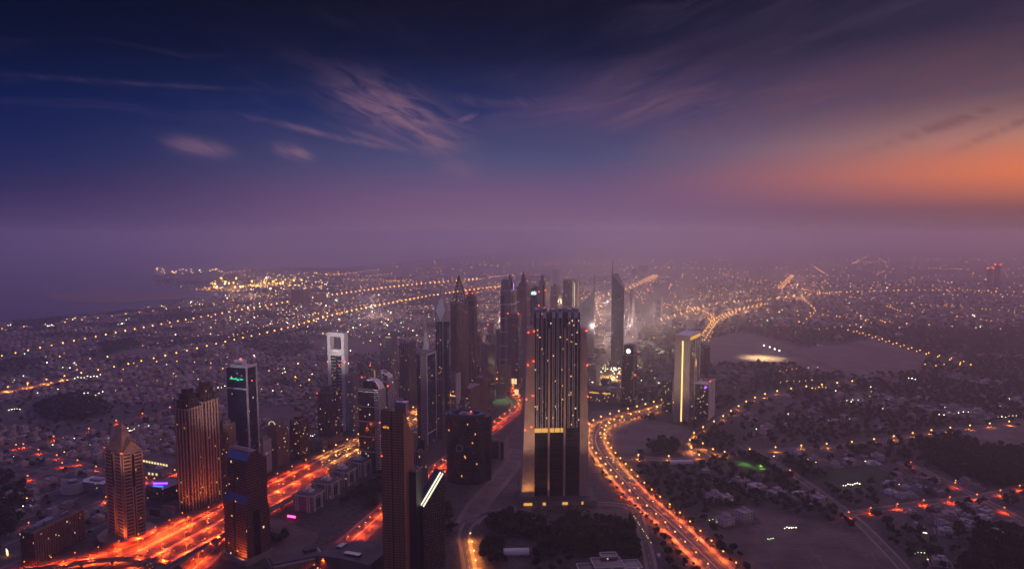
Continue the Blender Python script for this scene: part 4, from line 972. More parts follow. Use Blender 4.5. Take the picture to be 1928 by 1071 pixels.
# right of the great slab tower
t = simple('isolated dark square tower with a glowing emblem crown and two red beacons', 1171, 1194, 1200, 669, 'dark', y=1890, lit=26, plant=0, dmin=26, name='office_tower'); h = t.h
t.block('crown', h, ZT(651, 1890)-h, .78, .78, fac_='dark'); t.add('glowing_emblem', MB().cyl(0, 0, 0, 1, 1, 4).box(0, -t.d*.39-.6, h+4, 7, .6, 11).box(0, -t.d*.39-.8, h+7, 11, .6, 5), lamp('emblem', (1, .9, .75), 3)); t.beacon(-.6, -.5, h*.62, 1.8); t.beacon(.6, -.5, h*.62, 1.8)
t.fins(0, h, (-.5, .5), 2, 1.2, 'grey'); t.block('base', 0, 20, 1.2, 1.2)
t = simple('wide low office block with a bright strip of lit offices under its roof', 1108, 1160, 1172, 738, 'busy', y=1920, lit=10, dmin=40, name='office_block')
t.add('lit_storey', MB().box(-t.w*.30, -t.d/2-.5, t.h-7, t.w*.34, 1, 3), M['warm']); t.add('lit_storey', MB().box(t.w*.15, -t.d/2-.5, t.h-7, t.w*.30, 1, 3), M['warm'])
t = simple('grey mid-height block between the low office block and the pale blade tower', 1109, 1122, 1130, 690, 'grey', y=2160, lit=6, name='office_block')
t = T('bright slab hotel with a gold light strip down its end wall and glowing roof edge', 1272, 1300, 1331, 634, y=1722, rho=-.5, name='hotel_tower', cat='hotel', fac_=facade('facade_hotel', (.50, .43, .38), (.03, .025, .035), 5.4, 5.0, .74, .68, .03), dmax=90); h = t.h
t.add('end_wall', MB().box(0, -t.d/2-.8, 0, t.w+.6, 1.6, h+3), M['palewall']); t.add('gold_light_strip', MB().box(t.w*.02, -t.d/2-1.8, 3, 2.6, .8, h-14), lamp('gold_strip', (1, .58, .16), 2.6))
for i in range(8): t.add('lit_roof_panel', MB().box(t.w/2+.6, (-.44+.125*i)*t.d, h-8.5, 1., t.d*.112, 7.5), M['warm'])
t.add('roof_slab', MB().box(0, 0, h+.3, t.w*1.04, t.d*1.03, 2.6), M['white']); t.add('recess', MB().box(t.w/2+.3, t.d*.08, 0, .8, t.d*.12, h-11), M['dglass'])
t.add('lit_recess', MB().box(t.w/2+.9, t.d*.08, h*.62, .6, t.d*.11, 18), M['win']); t.beacon(.4, -.3, h*.35, 1.4)
t.fins(0, h-9, (.15, .49, .02), 1.4, 1.6, 'white', 'r'); t.lit(5, 2, .1, .9, 'r')
for i in range(3): t.add('cross_slab', MB().box(t.w/2+1, t.d*.08, h*(.3+.2*i), 2, t.d*.12, 1.6), M['white'])
t = simple('dark office block with white flank and violet emblem, right of the slab hotel', 1309, 1335, 1350, 722, 'busy', y=1748, rho=-.5, lit=14, name='office_block', roof='white')
t.add('white_flank', MB().box(t.w/2+.4, 0, 0, 1.2, t.d+1, t.h+3).box(0, -t.d/2-.2, t.h-3, t.w, .8, 5), M['white']); t.add('violet_emblem', MB().ball(t.w*.28, -t.d/2-1, t.h-9, 3.), M['purple']); t.beacon(.5, -.3, t.h+4, 1.6)
t = simple('slim dark tower rising just behind the slab hotel', 1326, 1332, 1337, 655, 'mauve', y=1880, rho=-.5, lit=0)
t = simple('dark office block with lit lower storeys left of the slab hotel', 1247, 1266, 1275, 716, 'busy', y=1835, lit=14, rho=-.3, name='office_block')
t = simple('long low grey block right of the violet-emblem office block', 1350, 1385, 1393, 728, 'grey', y=2000, rho=-.25, lit=5, name='office_block', dmax=40)
t = simple('hazy tower of two stages beside an open concrete frame, under the bright highway', 1207, 1229, 1238, 572, 'grey', y=3700, lit=5, dmin=60); t.block('upper_stage', t.h, ZT(550, 3700)-t.h, .34, .6, .28*t.w); t.beacon(.1, -.5, ZT(548, 3700)+3, 3); t.beacon(-.3, -.5, t.h+4, 3)
t = simple('hazy open-framed slab right of the two-stage tower', 1235, 1245, 1250, 560, 'grey', y=3760, lit=2, dmin=40)
[t.add('frame_opening', MB().box(0, -t.d/2-.6, t.h*z_, t.w*.6, 1, t.h*.16), M['dark']) for z_ in (.2, .45, .7)]
for lb, pl, pe, pr, pt, y, f in [('flat-topped distant block above the slab hotel roof', 1292, 1308, 1314, 604, 3350, 'grey'),
    ('white exhibition block in the floodlit haze, right of the dark blade tower', 1192, 1210, 1216, 645, 2950, 'pale'),
    ('distant twin apartment slab on the plain below the harbour lights, larger of two', 548, 571, 583, 546, 4620, 'rose'), ('distant pale apartment slab right of the larger slab below the harbour', 590, 606, 613, 556, 4700, 'pale'),
    ('unfinished concrete shaft in the haze, left one of two on the horizon plain', 1381, 1385, 1387, 520, 5600, 'grey'), ('unfinished concrete shaft in the haze, right one of two on the horizon plain', 1405, 1409, 1411, 522, 5700, 'grey'),
    ('dim twin tower near the right edge of the horizon, shorter of two', 1860, 1870, 1873, 506, 5900, 'mauve'), ('dim twin tower near the right edge of the horizon, taller of two', 1874, 1884, 1888, 499, 6000, 'mauve'),
    ('very faint slab high in the haze above the blade towers', 1204, 1220, 1226, 500, 8200, 'mauve'), ('very faint low slab next to the faint high slab in the haze', 1190, 1196, 1199, 506, 8000, 'mauve'),
    ('faint double slab in haze above the great slab tower', 1040, 1050, 1062, 508, 6500, 'mauve'), ('faint thin tower in haze right of the dark blade tower', 1186, 1191, 1195, 545, 3300, 'mauve')]:
    t = simple(lb, pl, pe, pr, pt, f, y=y, lit=0, plant=2, dmin=20, name='distant_tower')
    if 'twin tower' in lb: t.beacon(-.5, -.5, t.h+3, 5); t.beacon(.5, -.5, t.h+3, 5)
    if 'unfinished' in lb: t.add('crane_jib', MB().bar((0, 0, t.h), (0, 0, t.h+30), 1.5).bar((-20, 0, t.h+18), (28, 0, t.h+40), 1.5), M['dark'])

# ------------------------------------------------------------------ bare sand, fields, lawns
def px_poly(l): return [G(*p) for p in l]
NP = 0
def patch(name, pts, mat, smooth=True):
    global NP
    NP += 1; P_ = px_poly(pts); q_ = [tuple(v) for v in cat(P_+P_[:1], 15)][:-1] if smooth else P_
    return sheet(name, q_, .01+.005*NP, mat), P_
M['sand2'] = sandy('pale_sand', (.25, .20, .18), (.15, .12, .11), .7)
M['sand3'] = sandy('building_site_sand', (.21, .16, .135), (.085, .066, .058), 1.6)
M['sand'] = sandy('field_sand', (.27, .21, .18), (.14, .11, .10), 1.)
M['lawn'] = plain('lawn_grass', (.05, .085, .03), .95, 0, .3, .05)
M['lot'] = plain('car_park_asphalt', (.10, .08, .08), .85, 0, .25, .05)
BARE = []
for nm, pts, mt in [('sand_field', [(575, 652), (612, 637), (716, 640), (720, 668), (640, 660)], 'sand2'), ('sand_field', [(205, 668), (262, 655), (318, 660), (282, 672)], 'sand2'),
        ('sand_field', [(1120, 800), (1150, 780), (1275, 800), (1300, 812), (1285, 848), (1180, 852), (1150, 840)], 'sand'), ('sand_field', [(1112, 775), (1190, 768), (1130, 795), (1108, 800)], 'sand2'),
        ('building_site', [(845, 955), (905, 900), (985, 790), (985, 950), (1180, 955), (1195, 985), (1060, 990), (930, 975), (880, 1000), (840, 990)], 'sand3'),
        ('sand_plain', [(1330, 640), (1400, 625), (1520, 655), (1640, 640), (1745, 675), (1735, 700), (1600, 708), (1500, 690), (1400, 685), (1335, 690)], 'sand2'),
        ('sand_field', [(1810, 815), (1850, 806), (1960, 800), (1960, 832), (1840, 838)], 'sand'), ('sand_field', [(1560, 985), (1640, 1010), (1700, 1071), (1720, 1100), (1450, 1100), (1380, 1030), (1330, 985), (1350, 955), (1450, 958)], 'sand3'),
        ('sand_field', [(430, 945), (560, 990), (600, 1010), (540, 1060), (500, 1040), (520, 1000)], 'sand3'), ('car_park', [(262, 940), (345, 945), (338, 968), (262, 1000)], 'lot'),
        ('sand_field', [(455, 775), (500, 762), (560, 770), (600, 800), (520, 800)], 'sand3'), ('lawn', [(1365, 872), (1400, 860), (1440, 872), (1448, 892), (1400, 898)], 'lawn'), ('lawn', [(1530, 885), (1640, 878), (1680, 905), (1580, 925), (1530, 910)], 'lawn'),
        ('race_track_field', [(1455, 668), (1560, 650), (1680, 662), (1742, 685), (1690, 706), (1600, 706), (1520, 700)], 'sand')]:
    o, P_ = patch(nm, pts, M[mt]); BARE.append(P_)
o, P_ = patch('sports_field', [(1407, 672), (1435, 667), (1470, 676), (1466, 683), (1425, 682)], M['sand2'])
tr = cat([G(*p) for p in [(1480, 660), (1530, 680), (1600, 703), (1690, 706), (1742, 690), (1720, 672), (1640, 655), (1560, 646), (1480, 660)]])
mb = MB(); ribbon(mb, tr, -14, -4, .75, 0); ribbon(mb, tr, 6, 12, .75, 0); tag(mb.build('track_path', M['lot']), kind='structure')

import array
rg = {}
for x, y, hw in ROADPTS: rg.setdefault((int(x//60), int(y//60)), []).append((x, y, hw))
for x, y, r_ in PARENTS: rg.setdefault((int(x//60), int(y//60)), []).append((x, y, r_))
def free(x, y, m=8.):
    i, j = int(x//60), int(y//60)
    for a in (-1, 0, 1):
        for b_ in (-1, 0, 1):
            for px, py, r_ in rg.get((i+a, j+b_), ()):
                if (x-px)**2+(y-py)**2 < (r_+m)**2: return False
    return True
def pix(x, y, z=0.):
    dz = z-CAMH; f_ = y*CT-dz*ST; u = y*ST+dz*CT
    return (964+F*x/f_, CYP-F*u/f_)
def seen(x, y, mg=25):
    p = pix(x, y); return -mg < p[0] < 1928+mg and p[1] < 1071+mg
def bare(x, y): return any(inside((x, y), P_) for P_ in BARE)
def nearby(x, y, r_=20): rg.setdefault((int(x//60), int(y//60)), []).append((x, y, r_))

LM = [(1165, 690, 'the dark blade tower'), (1185, 745, 'the emblem-crowned tower'), (1208, 668, 'the exhibition block'), (1140, 752, 'the lit-strip block'), (1262, 760, 'the block left of the slab hotel'), (968, 735, 'the purple-brown slab'), (1335, 620, 'the interchange'), (1245, 610, 'the open-framed slab'), (740, 720, 'the green-glass tower'), (832, 760, 'the spindle-crowned tower'), (918, 750, 'the blank-walled tower'), (1370, 735, 'the long grey block'), (1400, 700, 'the sandy plain'), (1215, 715, 'the floodlit quarter'), (230, 900, 'the pinnacle tower'), (370, 850, 'the ribbed hotel pair'), (450, 770, 'the black white-framed tower'), (636, 730, 'the white portal tower'), (130, 770, 'the dark park'), (250, 692, 'the nearer seaside avenue'), (100, 655, 'the farther seaside avenue'), (97, 1000, 'the brown hotel slab'),
      (160, 920, 'the round-fronted building'), (30, 846, 'the left side street'), (1045, 900, 'the great slab tower'), (1200, 920, 'the boulevard bend'), (1405, 878, 'the green-lit lawn'), (1300, 780, 'the slab hotel'), (1598, 965, 'the garden road junction'), (1740, 925, 'the water tower'), (1850, 938, 'the red-lit crossing'),
      (1440, 675, 'the floodlit field'), (1283, 870, 'the white hangar'), (1600, 690, 'the race track'), (1870, 815, 'the right-hand sand field'), (555, 1055, 'the low long building'), (645, 930, 'the white-trimmed blocks'), (745, 1000, 'the copper tower'), (1600, 900, 'the dark lawn'), (1500, 745, 'the hotel lane'), (1770, 812, 'the orange east lane'), (972, 1040, 'the barrel-roofed shed'), (1143, 1065, 'the parapet-edged building'), (1230, 1040, 'the crane'), (1500, 1030, 'the sandy clearing'), (315, 935, 'the neon-roofed block'), (1345, 945, 'the pale compounds'), (876, 850, 'the oval tower'), (1700, 1020, 'the lower right settlement'), (1880, 1010, 'the lower right corner')]
def where_is(x, y, short=False):
    p = pix(x, y); a, b_, n = min(LM, key=lambda l: (l[0]-p[0])**2*.6+((l[1]-p[1])*1.8)**2); dx, dy = p[0]-a, (p[1]-b_)*1.8; d = math.hypot(dx, dy)
    r_ = ('right of' if dx > 0 else 'left of') if abs(dx) > abs(dy) else ('in front of' if dy > 0 else 'behind')
    q_ = ('in front of' if dy > 0 else 'behind') if abs(dx) > abs(dy) else ('right of' if dx > 0 else 'left of')
    return ('close ' if d < 50 else '' if d < 110 else 'well ')+r_+(' and slightly '+q_ if not short and .35 < min(abs(dx), abs(dy))/(max(abs(dx), abs(dy))+1) else '')+' '+n
# ------------------------------------------------------------------ single low things near the camera and along the roads
def shed(label, px, py, L, Wd, h, r, name='shed', mat='white', cat_='shed'):
    x, y = G(px, py); e = empty(name, x, y, 0, r, label, cat_); n = 8; mb = MB()
    for i in range(n):
        a, b_ = math.pi*i/n, math.pi*(i+1)/n
        mb.poly([(-L/2, -Wd/2*math.cos(a), 2.5+h*math.sin(a)), (L/2, -Wd/2*math.cos(a), 2.5+h*math.sin(a)), (L/2, -Wd/2*math.cos(b_), 2.5+h*math.sin(b_)), (-L/2, -Wd/2*math.cos(b_), 2.5+h*math.sin(b_))])
    mb.poly([(-L/2, -Wd/2*math.cos(math.pi*i/n), 2.5+h*math.sin(math.pi*i/n)) for i in range(n+1)]); mb.poly([(L/2, Wd/2*math.cos(math.pi*i/n), 2.5+h*math.sin(math.pi*i/n)) for i in range(n+1)])
    mb.build('barrel_roof', M[mat], e); MB().box(0, 0, 0, L-.4, Wd-.4, 2.8).build('wall', M['conc'], e)
    MB().box(L*.2, -Wd/2, 0, 4, .5, 2.4).build('door', M['dark'], e); nearby(x, y, L*.6)
shed('white barrel-roofed shed among trees below the great slab tower', 972, 1042, 36, 18, 5, .05)
shed('long white barrel-roofed hangar by the trees right of the boulevard', 1282, 873, 46, 18, 5, .1, 'hangar', cat_='hangar')
x, y = G(1143, 1075); e = empty('villa_building', x, y, 0, .1, 'dark roofed building outlined by pale parapets at the bottom edge below the great slab tower', 'building'); nearby(x, y, 45)
mb = MB(); mo = MB()
for cx, cy, a, b_, h in ((0, 0, 40, 30, 12), (-30, -6, 22, 22, 9.5), (32, -4, 24, 24, 10), (6, 18, 22, 14, 14.5), (12, -20, 20, 14, 8), (-12, -20, 16, 12, 8.6)):
    mb.box(cx, cy, 0, a, b_, h, 0, 1)
    for q_ in ((cx, cy-b_/2, a, .8), (cx, cy+b_/2, a, .8), (cx-a/2, cy, .8, b_-1), (cx+a/2, cy, .8, b_-1)): mo.box(q_[0], q_[1], h-.2, q_[2], q_[3], 1.6)
mb.build('body', [FM['beige'], M['dark']], e); mo.build('parapet', M['white'], e)
x, y = G(555, 1062); e = empty('low_building', x, y, 0, .5, 'low long building with lit eaves at the bottom edge, right of the mirror glass tower', 'building'); nearby(x, y, 45)
MB().box(0, 0, 0, 70, 34, 11, 0, 1).build('body', [FM['beige'], M['roof']], e); MB().box(0, 0, 11.1, 62, 26, 1.2).box(22, 6, 12.3, 16, 10, 4).build('roof_deck', M['roof'], e); MB().box(34, -17.4, 6, 14, .8, 2).build('lit_eaves', M['warm'], e); MB().box(0, -17.3, 9.4, 60, 1.4, 1).box(35.6, 0, 9.4, 1.2, 33, 1).build('cornice', M['white'], e)
x, y = G(660, 1062); e = empty('curved_roof_building', x, y, 0, -.35, 'dark curved-roof building between the parallel road and the copper tower', 'building'); nearby(x, y, 55)
mb = MB(); n = 12
for i in range(n):
    a, b_ = -.5+i/n, -.5+(i+1)/n; f_ = lambda q_: 14+6*math.cos(q_*3.)
    mb.frus([(a*84, -20-6*math.cos(a*3)), (b_*84, -20-6*math.cos(b_*3)), (b_*84, 22+10*math.cos(b_*3)), (a*84, 22+10*math.cos(a*3))], 0, [(a*84, -20-6*math.cos(a*3)), (b_*84, -20-6*math.cos(b_*3)), (b_*84, 22+10*math.cos(b_*3)), (a*84, 22+10*math.cos(a*3))], [f_(a), f_(b_), f_(b_), f_(a)])
mb.build('roof_shell', M['roof'], e); MB().box(10, -10, 19, 24, 8, 3).box(-20, 10, 18, 8, 14, 3).build('skylight', M['dglass'], e)
x, y = G(160, 925); e = empty('round_building', x, y, 0, -.3, 'pale round-fronted building with terraced floors, behind the pinnacle tower', 'building'); nearby(x, y, 50)
mb = MB()
for k in range(5): mb.cyl(-22, -4, k*3.6, 19-k*.4, 2.7, 24).cyl(-22, -4, k*3.6+2.7, 17.5-k*.4, .91, 24, 1)
mb.build('terraces', [M['white'], M['dark']], e); MB().box(12, 16, 0, 54, 30, 17, 0, 1).build('body', [FM['grey'], M['white']], e); MB().box(12, 16, 17, 22, 12, 3).cyl(-22, -4, 18.2, 8, 2.5, 16).build('roof_plant', M['grey'], e)
x, y = G(312, 935); e = empty('club_building', x, y, 0, -.45, 'dark low block with violet and blue neon, left of the ribbed hotel pair', 'building'); nearby(x, y, 34)
MB().box(0, 0, 0, 44, 40, 24, 0, 1).build('body', [FM['dark'], M['dark']], e); MB().box(-4, -6, 24.1, 24, 1.2, 2.6, r=.5).build('violet_neon', M['purple'], e); MB().box(4, -17, 24.1, 18, 1.2, 2, r=.3).build('blue_neon', M['blue'], e)
x, y = G(300, 892); e = empty('domed_building', x, y, 0, -.3, 'small pale building with a dome and lit doorways, above the neon-roofed block', 'building'); nearby(x, y, 28)
MB().box(0, 0, 0, 36, 26, 11, 0, 1).build('body', [FM['pale'], M['roof']], e); MB().ball(0, 0, 11, 7, 0, 16).build('dome', M['white'], e)
for u in (-11, -3, 6): MB().box(u, -13.3, 2, 3.6, .6, 4).build('lit_doorway', M['winw'], e)
x, y = G(300, 872); e = empty('lit_arcade', x, y, 0, -.45, 'long low arcade with a row of bright shopfronts left of the ribbed hotels', 'building'); nearby(x, y, 40)
MB().box(0, 0, 0, 74, 18, 9, 0, 1).build('body', [M['conc'], M['roof']], e)
for i in range(9): MB().box(-32+8*i, -9.4, 1.2, 4.8, .6, 4).build('lit_shopfront', M['winw'], e)
for k, (px, py, c) in enumerate(((292, 975, 'pinks'), (318, 968, 'pinks'))):
    x, y = G(px, py); e = empty('billboard', x, y, 0, RHW, ('smaller dark billboard left of the lit red one beside the car park', 'red-lit billboard with pale blotches beside the highway car park')[k], 'billboard'); nearby(x, y, 8)
    MB().box(0, 0, 4, 22, 1, 11).build('panel', plain('billboard_red', (.42, .09, .06), .6, 0, .6, .25, (.75, .55, .4)) if k else M['dark'], e)
    for u in (-7, 7): MB().box(u, .9, 0, .7, .7, 6).build('post', M['steel'], e)
x, y = G(14, 1046); e = empty('lit_sign', x, y, 0, -.8, 'bright white and orange lit sign box by the road in the bottom left corner', 'sign'); MB().box(0, 0, 4, 12, 1, 5).build('sign_face', M['cool'], e); MB().box(0, -.2, 1.6, 9, .6, 1.6).build('sign_strip', M['sodium'], e); MB().box(0, .7, 0, .8, .6, 5).build('post', M['steel'], e)
x, y = G(1738, 930); e = empty('water_tower', x, y, 0, 0, 'slim concrete water tower among trees above the lit crossing', 'water tower'); mb = MB()
MB().cyl(0, 0, 0, 2.4, 24, 10).build('shaft', M['conc'], e); MB().cyl(0, 0, 24, 5, 6, 12).build('tank', M['conc'], e)
# viaduct and loop ramp in front of the highway
def viaduct(name, label, pts, zt, hw):
    P_ = cat(pts, 14); mb = MB(); ribbon(mb, P_, -hw, hw, zt, 0, 1.6)
    e = mb.build(name, M['conc']); tag(e, label, 'viaduct'); mk = MB(); ribbon(mk, P_, -hw+1.2, hw-1.2, zt+.02, 0); mk.build('road_surface', M['asph'], e)
    for s_ in (-1, 1):
        m2 = MB(); ribbon(m2, P_, s_*(hw-.3)-.3, s_*(hw-.3)+.3, zt+1.1, 0, 1.05); m2.build('parapet', M['conc'], e)
    for x, y, a in along(P_, 38, 0, 15):
        MB().box(x, y, 0, 2.2, 3.6, zt-1.62, r=a).box(x, y, zt-3, 2.6, hw*1.6, 1.36, r=a).build('pier', M['conc'], e)
    reserve(P_, hw+3); return P_
va = viaduct('rail_viaduct', 'long pale rail viaduct on piers running along the right side of the highway', [HW(-130, -64), HW(-60, -62), HW(60, -60), HW(250, -60), HW(500, -60), HW(800, -60), HW(1200, -60)], 11, 5)
vb = viaduct('loop_ramp', 'dark curved ramp arching over the highway lanes at the bottom left', [G(-60, 1085, 9), G(60, 1071, 9), G(150, 1057, 9), G(230, 1050, 9), G(290, 1053, 9), G(330, 1064, 9), G(350, 1090, 9)], 8, 5)
# luffing crane lying out over the boulevard
x, y = G(1240, 1075); e = empty('luffing_crane', x, y, 0, 0, 'luffing crane whose long lit boom reaches up beside the boulevard', 'crane')
tp = Vector((*G(1170, 935, 70), 70))-Vector((x, y, 0)); b0 = Vector((0, 0, 22)); mb = MB(); n = 24
for k in range(4):
    o_ = Vector(((k % 2)*2-1, 0, (k//2)*2-1))*1.0; mb.bar(b0+o_, tp+o_*.4, .16)
for i in range(n):
    a, b_ = b0.lerp(tp, i/n), b0.lerp(tp, (i+1)/n); f_ = 1-.6*i/n
    mb.bar(a+Vector((-f_, 0, -f_)), b_+Vector((f_, 0, -f_)), .1); mb.bar(a+Vector((f_, 0, -f_)), b_+Vector((f_, 0, f_)), .1); mb.bar(a+Vector((-f_, 0, f_)), b_+Vector((-f_, 0, -f_)), .1)
mb.build('boom', plain('crane_yellow', (.4, .2, .05), .5), e)
mb = MB()
for o_ in ((-1.2, -1.2), (1.2, -1.2), (1.2, 1.2), (-1.2, 1.2)): mb.bar((o_[0], o_[1], 0), (o_[0], o_[1], 20), .22)
for i in range(8): mb.bar((-1.2, -1.2, i*2.5), (1.2, -1.2, i*2.5+2.5), .12); mb.bar((1.2, -1.2, i*2.5), (1.2, 1.2, i*2.5+2.5), .12)
mb.build('mast', M['steel'], e); MB().box(0, 2, 20, 4, 8, 3).build('cab', M['white'], e); MB().ball(*tp, 1.1).build('beacon', M['red'], e)
for i in range(9): c = b0.lerp(tp, .2+.5*i/9+.02*(i % 2)); MB().ball(c.x, c.y, c.z+.9, .55).build('boom_light', M['yelll'], e)

# ------------------------------------------------------------------ mid-rise blocks along the highway corridor
random.seed(21); np.random.seed(5)
mr = []
for k, (w_, d_, h_, f_) in enumerate([(26, 20, 24, 'beige'), (34, 22, 18, 'rose'), (22, 22, 34, 'grey'), (40, 26, 14, 'pale'), (28, 24, 28, 'busy'), (46, 30, 12, 'grey')]):
    e = empty('midrise_block', 0, 0); mb = MB(); mb.box(0, 0, 0, w_, d_, h_, 0, 1); mb.build('body', [FM[f_], M['roof']], e)
    mb = MB(); mb.box(-w_*.1, 0, h_, w_*.35, d_*.4, 3.4).box(w_*.25, d_*.1, h_, 4, 5, 2.2); mb.build('roof_box', M['conc'], e)
    mb = MB(); w2, d2 = w_+.5, d_+.5
    for q_ in ((0, -d2/2, w2, .6), (0, d2/2, w2, .6), (-w2/2, 0, .6, d2-.7), (w2/2, 0, .6, d2-.7)): mb.box(q_[0], q_[1], h_-.6, q_[2], q_[3], 1.8)
    mb.build('parapet', M['conc'], e); mr.append(e)
kinds = ['beige-walled six-storey block', 'long rosy four-storey block', 'grey nine-storey block', 'wide pale low block', 'seven-storey block with many lit windows', 'broad grey low block']
used = set(); cnt = 0
def put_mid(x, y, where, k=None):
    global cnt
    k = random.randrange(6) if k is None else k
    o = mr[k] if k not in used else copy_tree(mr[k]); used.add(k)
    o.location = (x, y, 0); o.rotation_euler = (0, 0, RHW+random.choice((0, 0, math.pi/2)))
    o['label'] = kinds[k]+' '+where_is(x, y, 'lit' in kinds[k]); o['category'] = 'building'; o['group'] = 'mid-rise blocks '+where; nearby(x, y, 24); cnt += 1
for s in range(150, 3300, 46):
    for side, rows in ((1, (92, 140)), (-1, (-100, -150, -205))):
        for t_ in rows:
            x, y = HW(s+random.uniform(-8, 8), t_+random.uniform(-10, 10))
            if seen(x, y) and free(x, y, 18) and not bare(x, y) and random.random() < (.75 if s > 700 else .5) and not (side < 0 and s < 560):
                put_mid(x, y, 'in the rows left of the highway' if side > 0 else 'in the rows right of the highway')
for i in range(110):
    px, py = random.uniform(1110, 1420), random.uniform(605, 760); x, y = G(px, py)
    if free(x, y, 22) and not bare(x, y): put_mid(x, y, 'in the floodlit quarter around the dark blade tower')

# ------------------------------------------------------------------ dusty streets between the plots
mb = MB(); t_ = 118.; row = 0
while t_ < 2600:
    row += 1; st = 28. if row % 2 else 41.
    if row % 2 == 0:
        run = None
        for s_ in range(-900, 3700, 40):
            x, y = HW(s_, t_+20.5); ok = y > 900 and seen(x, y, 60) and not inside((x, y), SEA)
            if ok and run is None: run = s_
            if (not ok or s_ > 3640) and run is not None:
                a, b_, c, d = HW(run, t_+17.2), HW(s_, t_+17.2), HW(s_, t_+23.8), HW(run, t_+23.8); mb.poly([(*a, .006), (*b_, .006), (*c, .006), (*d, .006)]); run = None
    t_ += st
for s_ in range(-825, 3700, 330):
    a, b_, c, d = HW(s_-4, 120), HW(s_+4, 120), HW(s_+4, 2600), HW(s_-4, 2600); mb.poly([(*a, .009), (*b_, .009), (*c, .009), (*d, .009)])
tag(mb.build('street_grid', M['track']), kind='structure')

# ------------------------------------------------------------------ villas
vw = [facade('villa_wall_%d' % i, c, (.04, .035, .045), 3.4, 4.2, .3, .4, .02, (1, .75, .4), .9) for i, c in enumerate([(.66, .56, .54), (.52, .42, .38), (.78, .72, .72), (.60, .46, .38), (.42, .36, .36)])]
vroof = [plain('villa_roof_%d' % i, c, .9, 0, .25, .2) for i, c in enumerate([(.52, .46, .45), (.36, .30, .28), (.66, .6, .6), (.30, .15, .11), (.45, .41, .41)])]
def villa_shape(mb, x, y, r, k, mw, mr_, s=1., rich=True):
    c, d = math.cos(r), math.sin(r); tr_ = lambda a, b_: (x+a*c-b_*d, y+a*d+b_*c)
    def bx(a, b_, z0, w_, d_, h, m=mw, mt=mr_): mb.box(*tr_(a, b_), z0, w_, d_, h, m, mt, r)
    if k == 0: bx(0, 0, 0, 17*s, 14*s, 7*s); bx(2*s, 2*s, 7*s, 8*s, 6*s, 2.8*s)
    elif k == 1: bx(0, 0, 0, 14*s, 16*s, 7.4*s); bx(-9*s, 0, 0, 6*s, 10*s, 3.8*s); bx(1*s, -3*s, 7.4*s, 5*s, 5*s, 2.4*s)
    elif k == 2: bx(0, 0, 0, 20*s, 12*s, 4*s); bx(-3*s, 1*s, 4*s, 11*s, 9*s, 3.6*s)
    elif k == 3: bx(0, 0, 0, 13*s, 13*s, 9*s); bx(0, 0, 9*s, 13.8*s, 13.8*s, .7*s); bx(3*s, 3*s, 9.7*s, 4*s, 4*s, 2.2*s)
    else: bx(-4*s, 0, 0, 10*s, 15*s, 7*s); bx(5*s, -2*s, 0, 9*s, 10*s, 6*s); bx(-4*s, 2*s, 7*s, 5*s, 6*s, 2.6*s)
villas = []; trees = []
dens = rand_field(3, 260.); tre = rand_field(8, 170.); brt = rand_field(15, 400.)
s = -900.
while s < 7200:
    far = s > 3600; st = 27. if not far else 36.
    t_ = 118.; row = 0
    while t_ < 5200:
        x, y = HW(s+random.uniform(-1.5, 1.5), t_+random.uniform(-1.5, 1.5))
        if y > 900 and seen(x, y) and y < 7500 and not inside((x, y), SEA):
            cross = abs((s % 330)-165) < 13
            if not bare(x, y) and not cross:
                dn = dens(x, y); tv = tre(x, y); fr_ = free(x, y, 12)
                if fr_ and dn > .27 and tv < .68 and random.random() < .93: villas.append((x, y, RHW+random.choice((0, 0, 1.5708))+random.uniform(-.02, .02), 1. if not far else 1.35))
                if free(x, y, 2) and (tv > .64 or random.random() < .5+.3*(dn < .3)):
                    trees.append((x+random.uniform(-13, 13), y+random.uniform(-13, 13), random.uniform(.6, 1.15)*(1.5 if far else 1)))
                    if tv > .66 and random.random() < .95: trees.append((x+random.uniform(-13, 13), y+random.uniform(-13, 13), random.uniform(.7, 1.3)*(1.5 if far else 1)))
        row += 1; t_ += (28. if row % 2 else 41.)*(1. if not far else 1.3)
    s += st
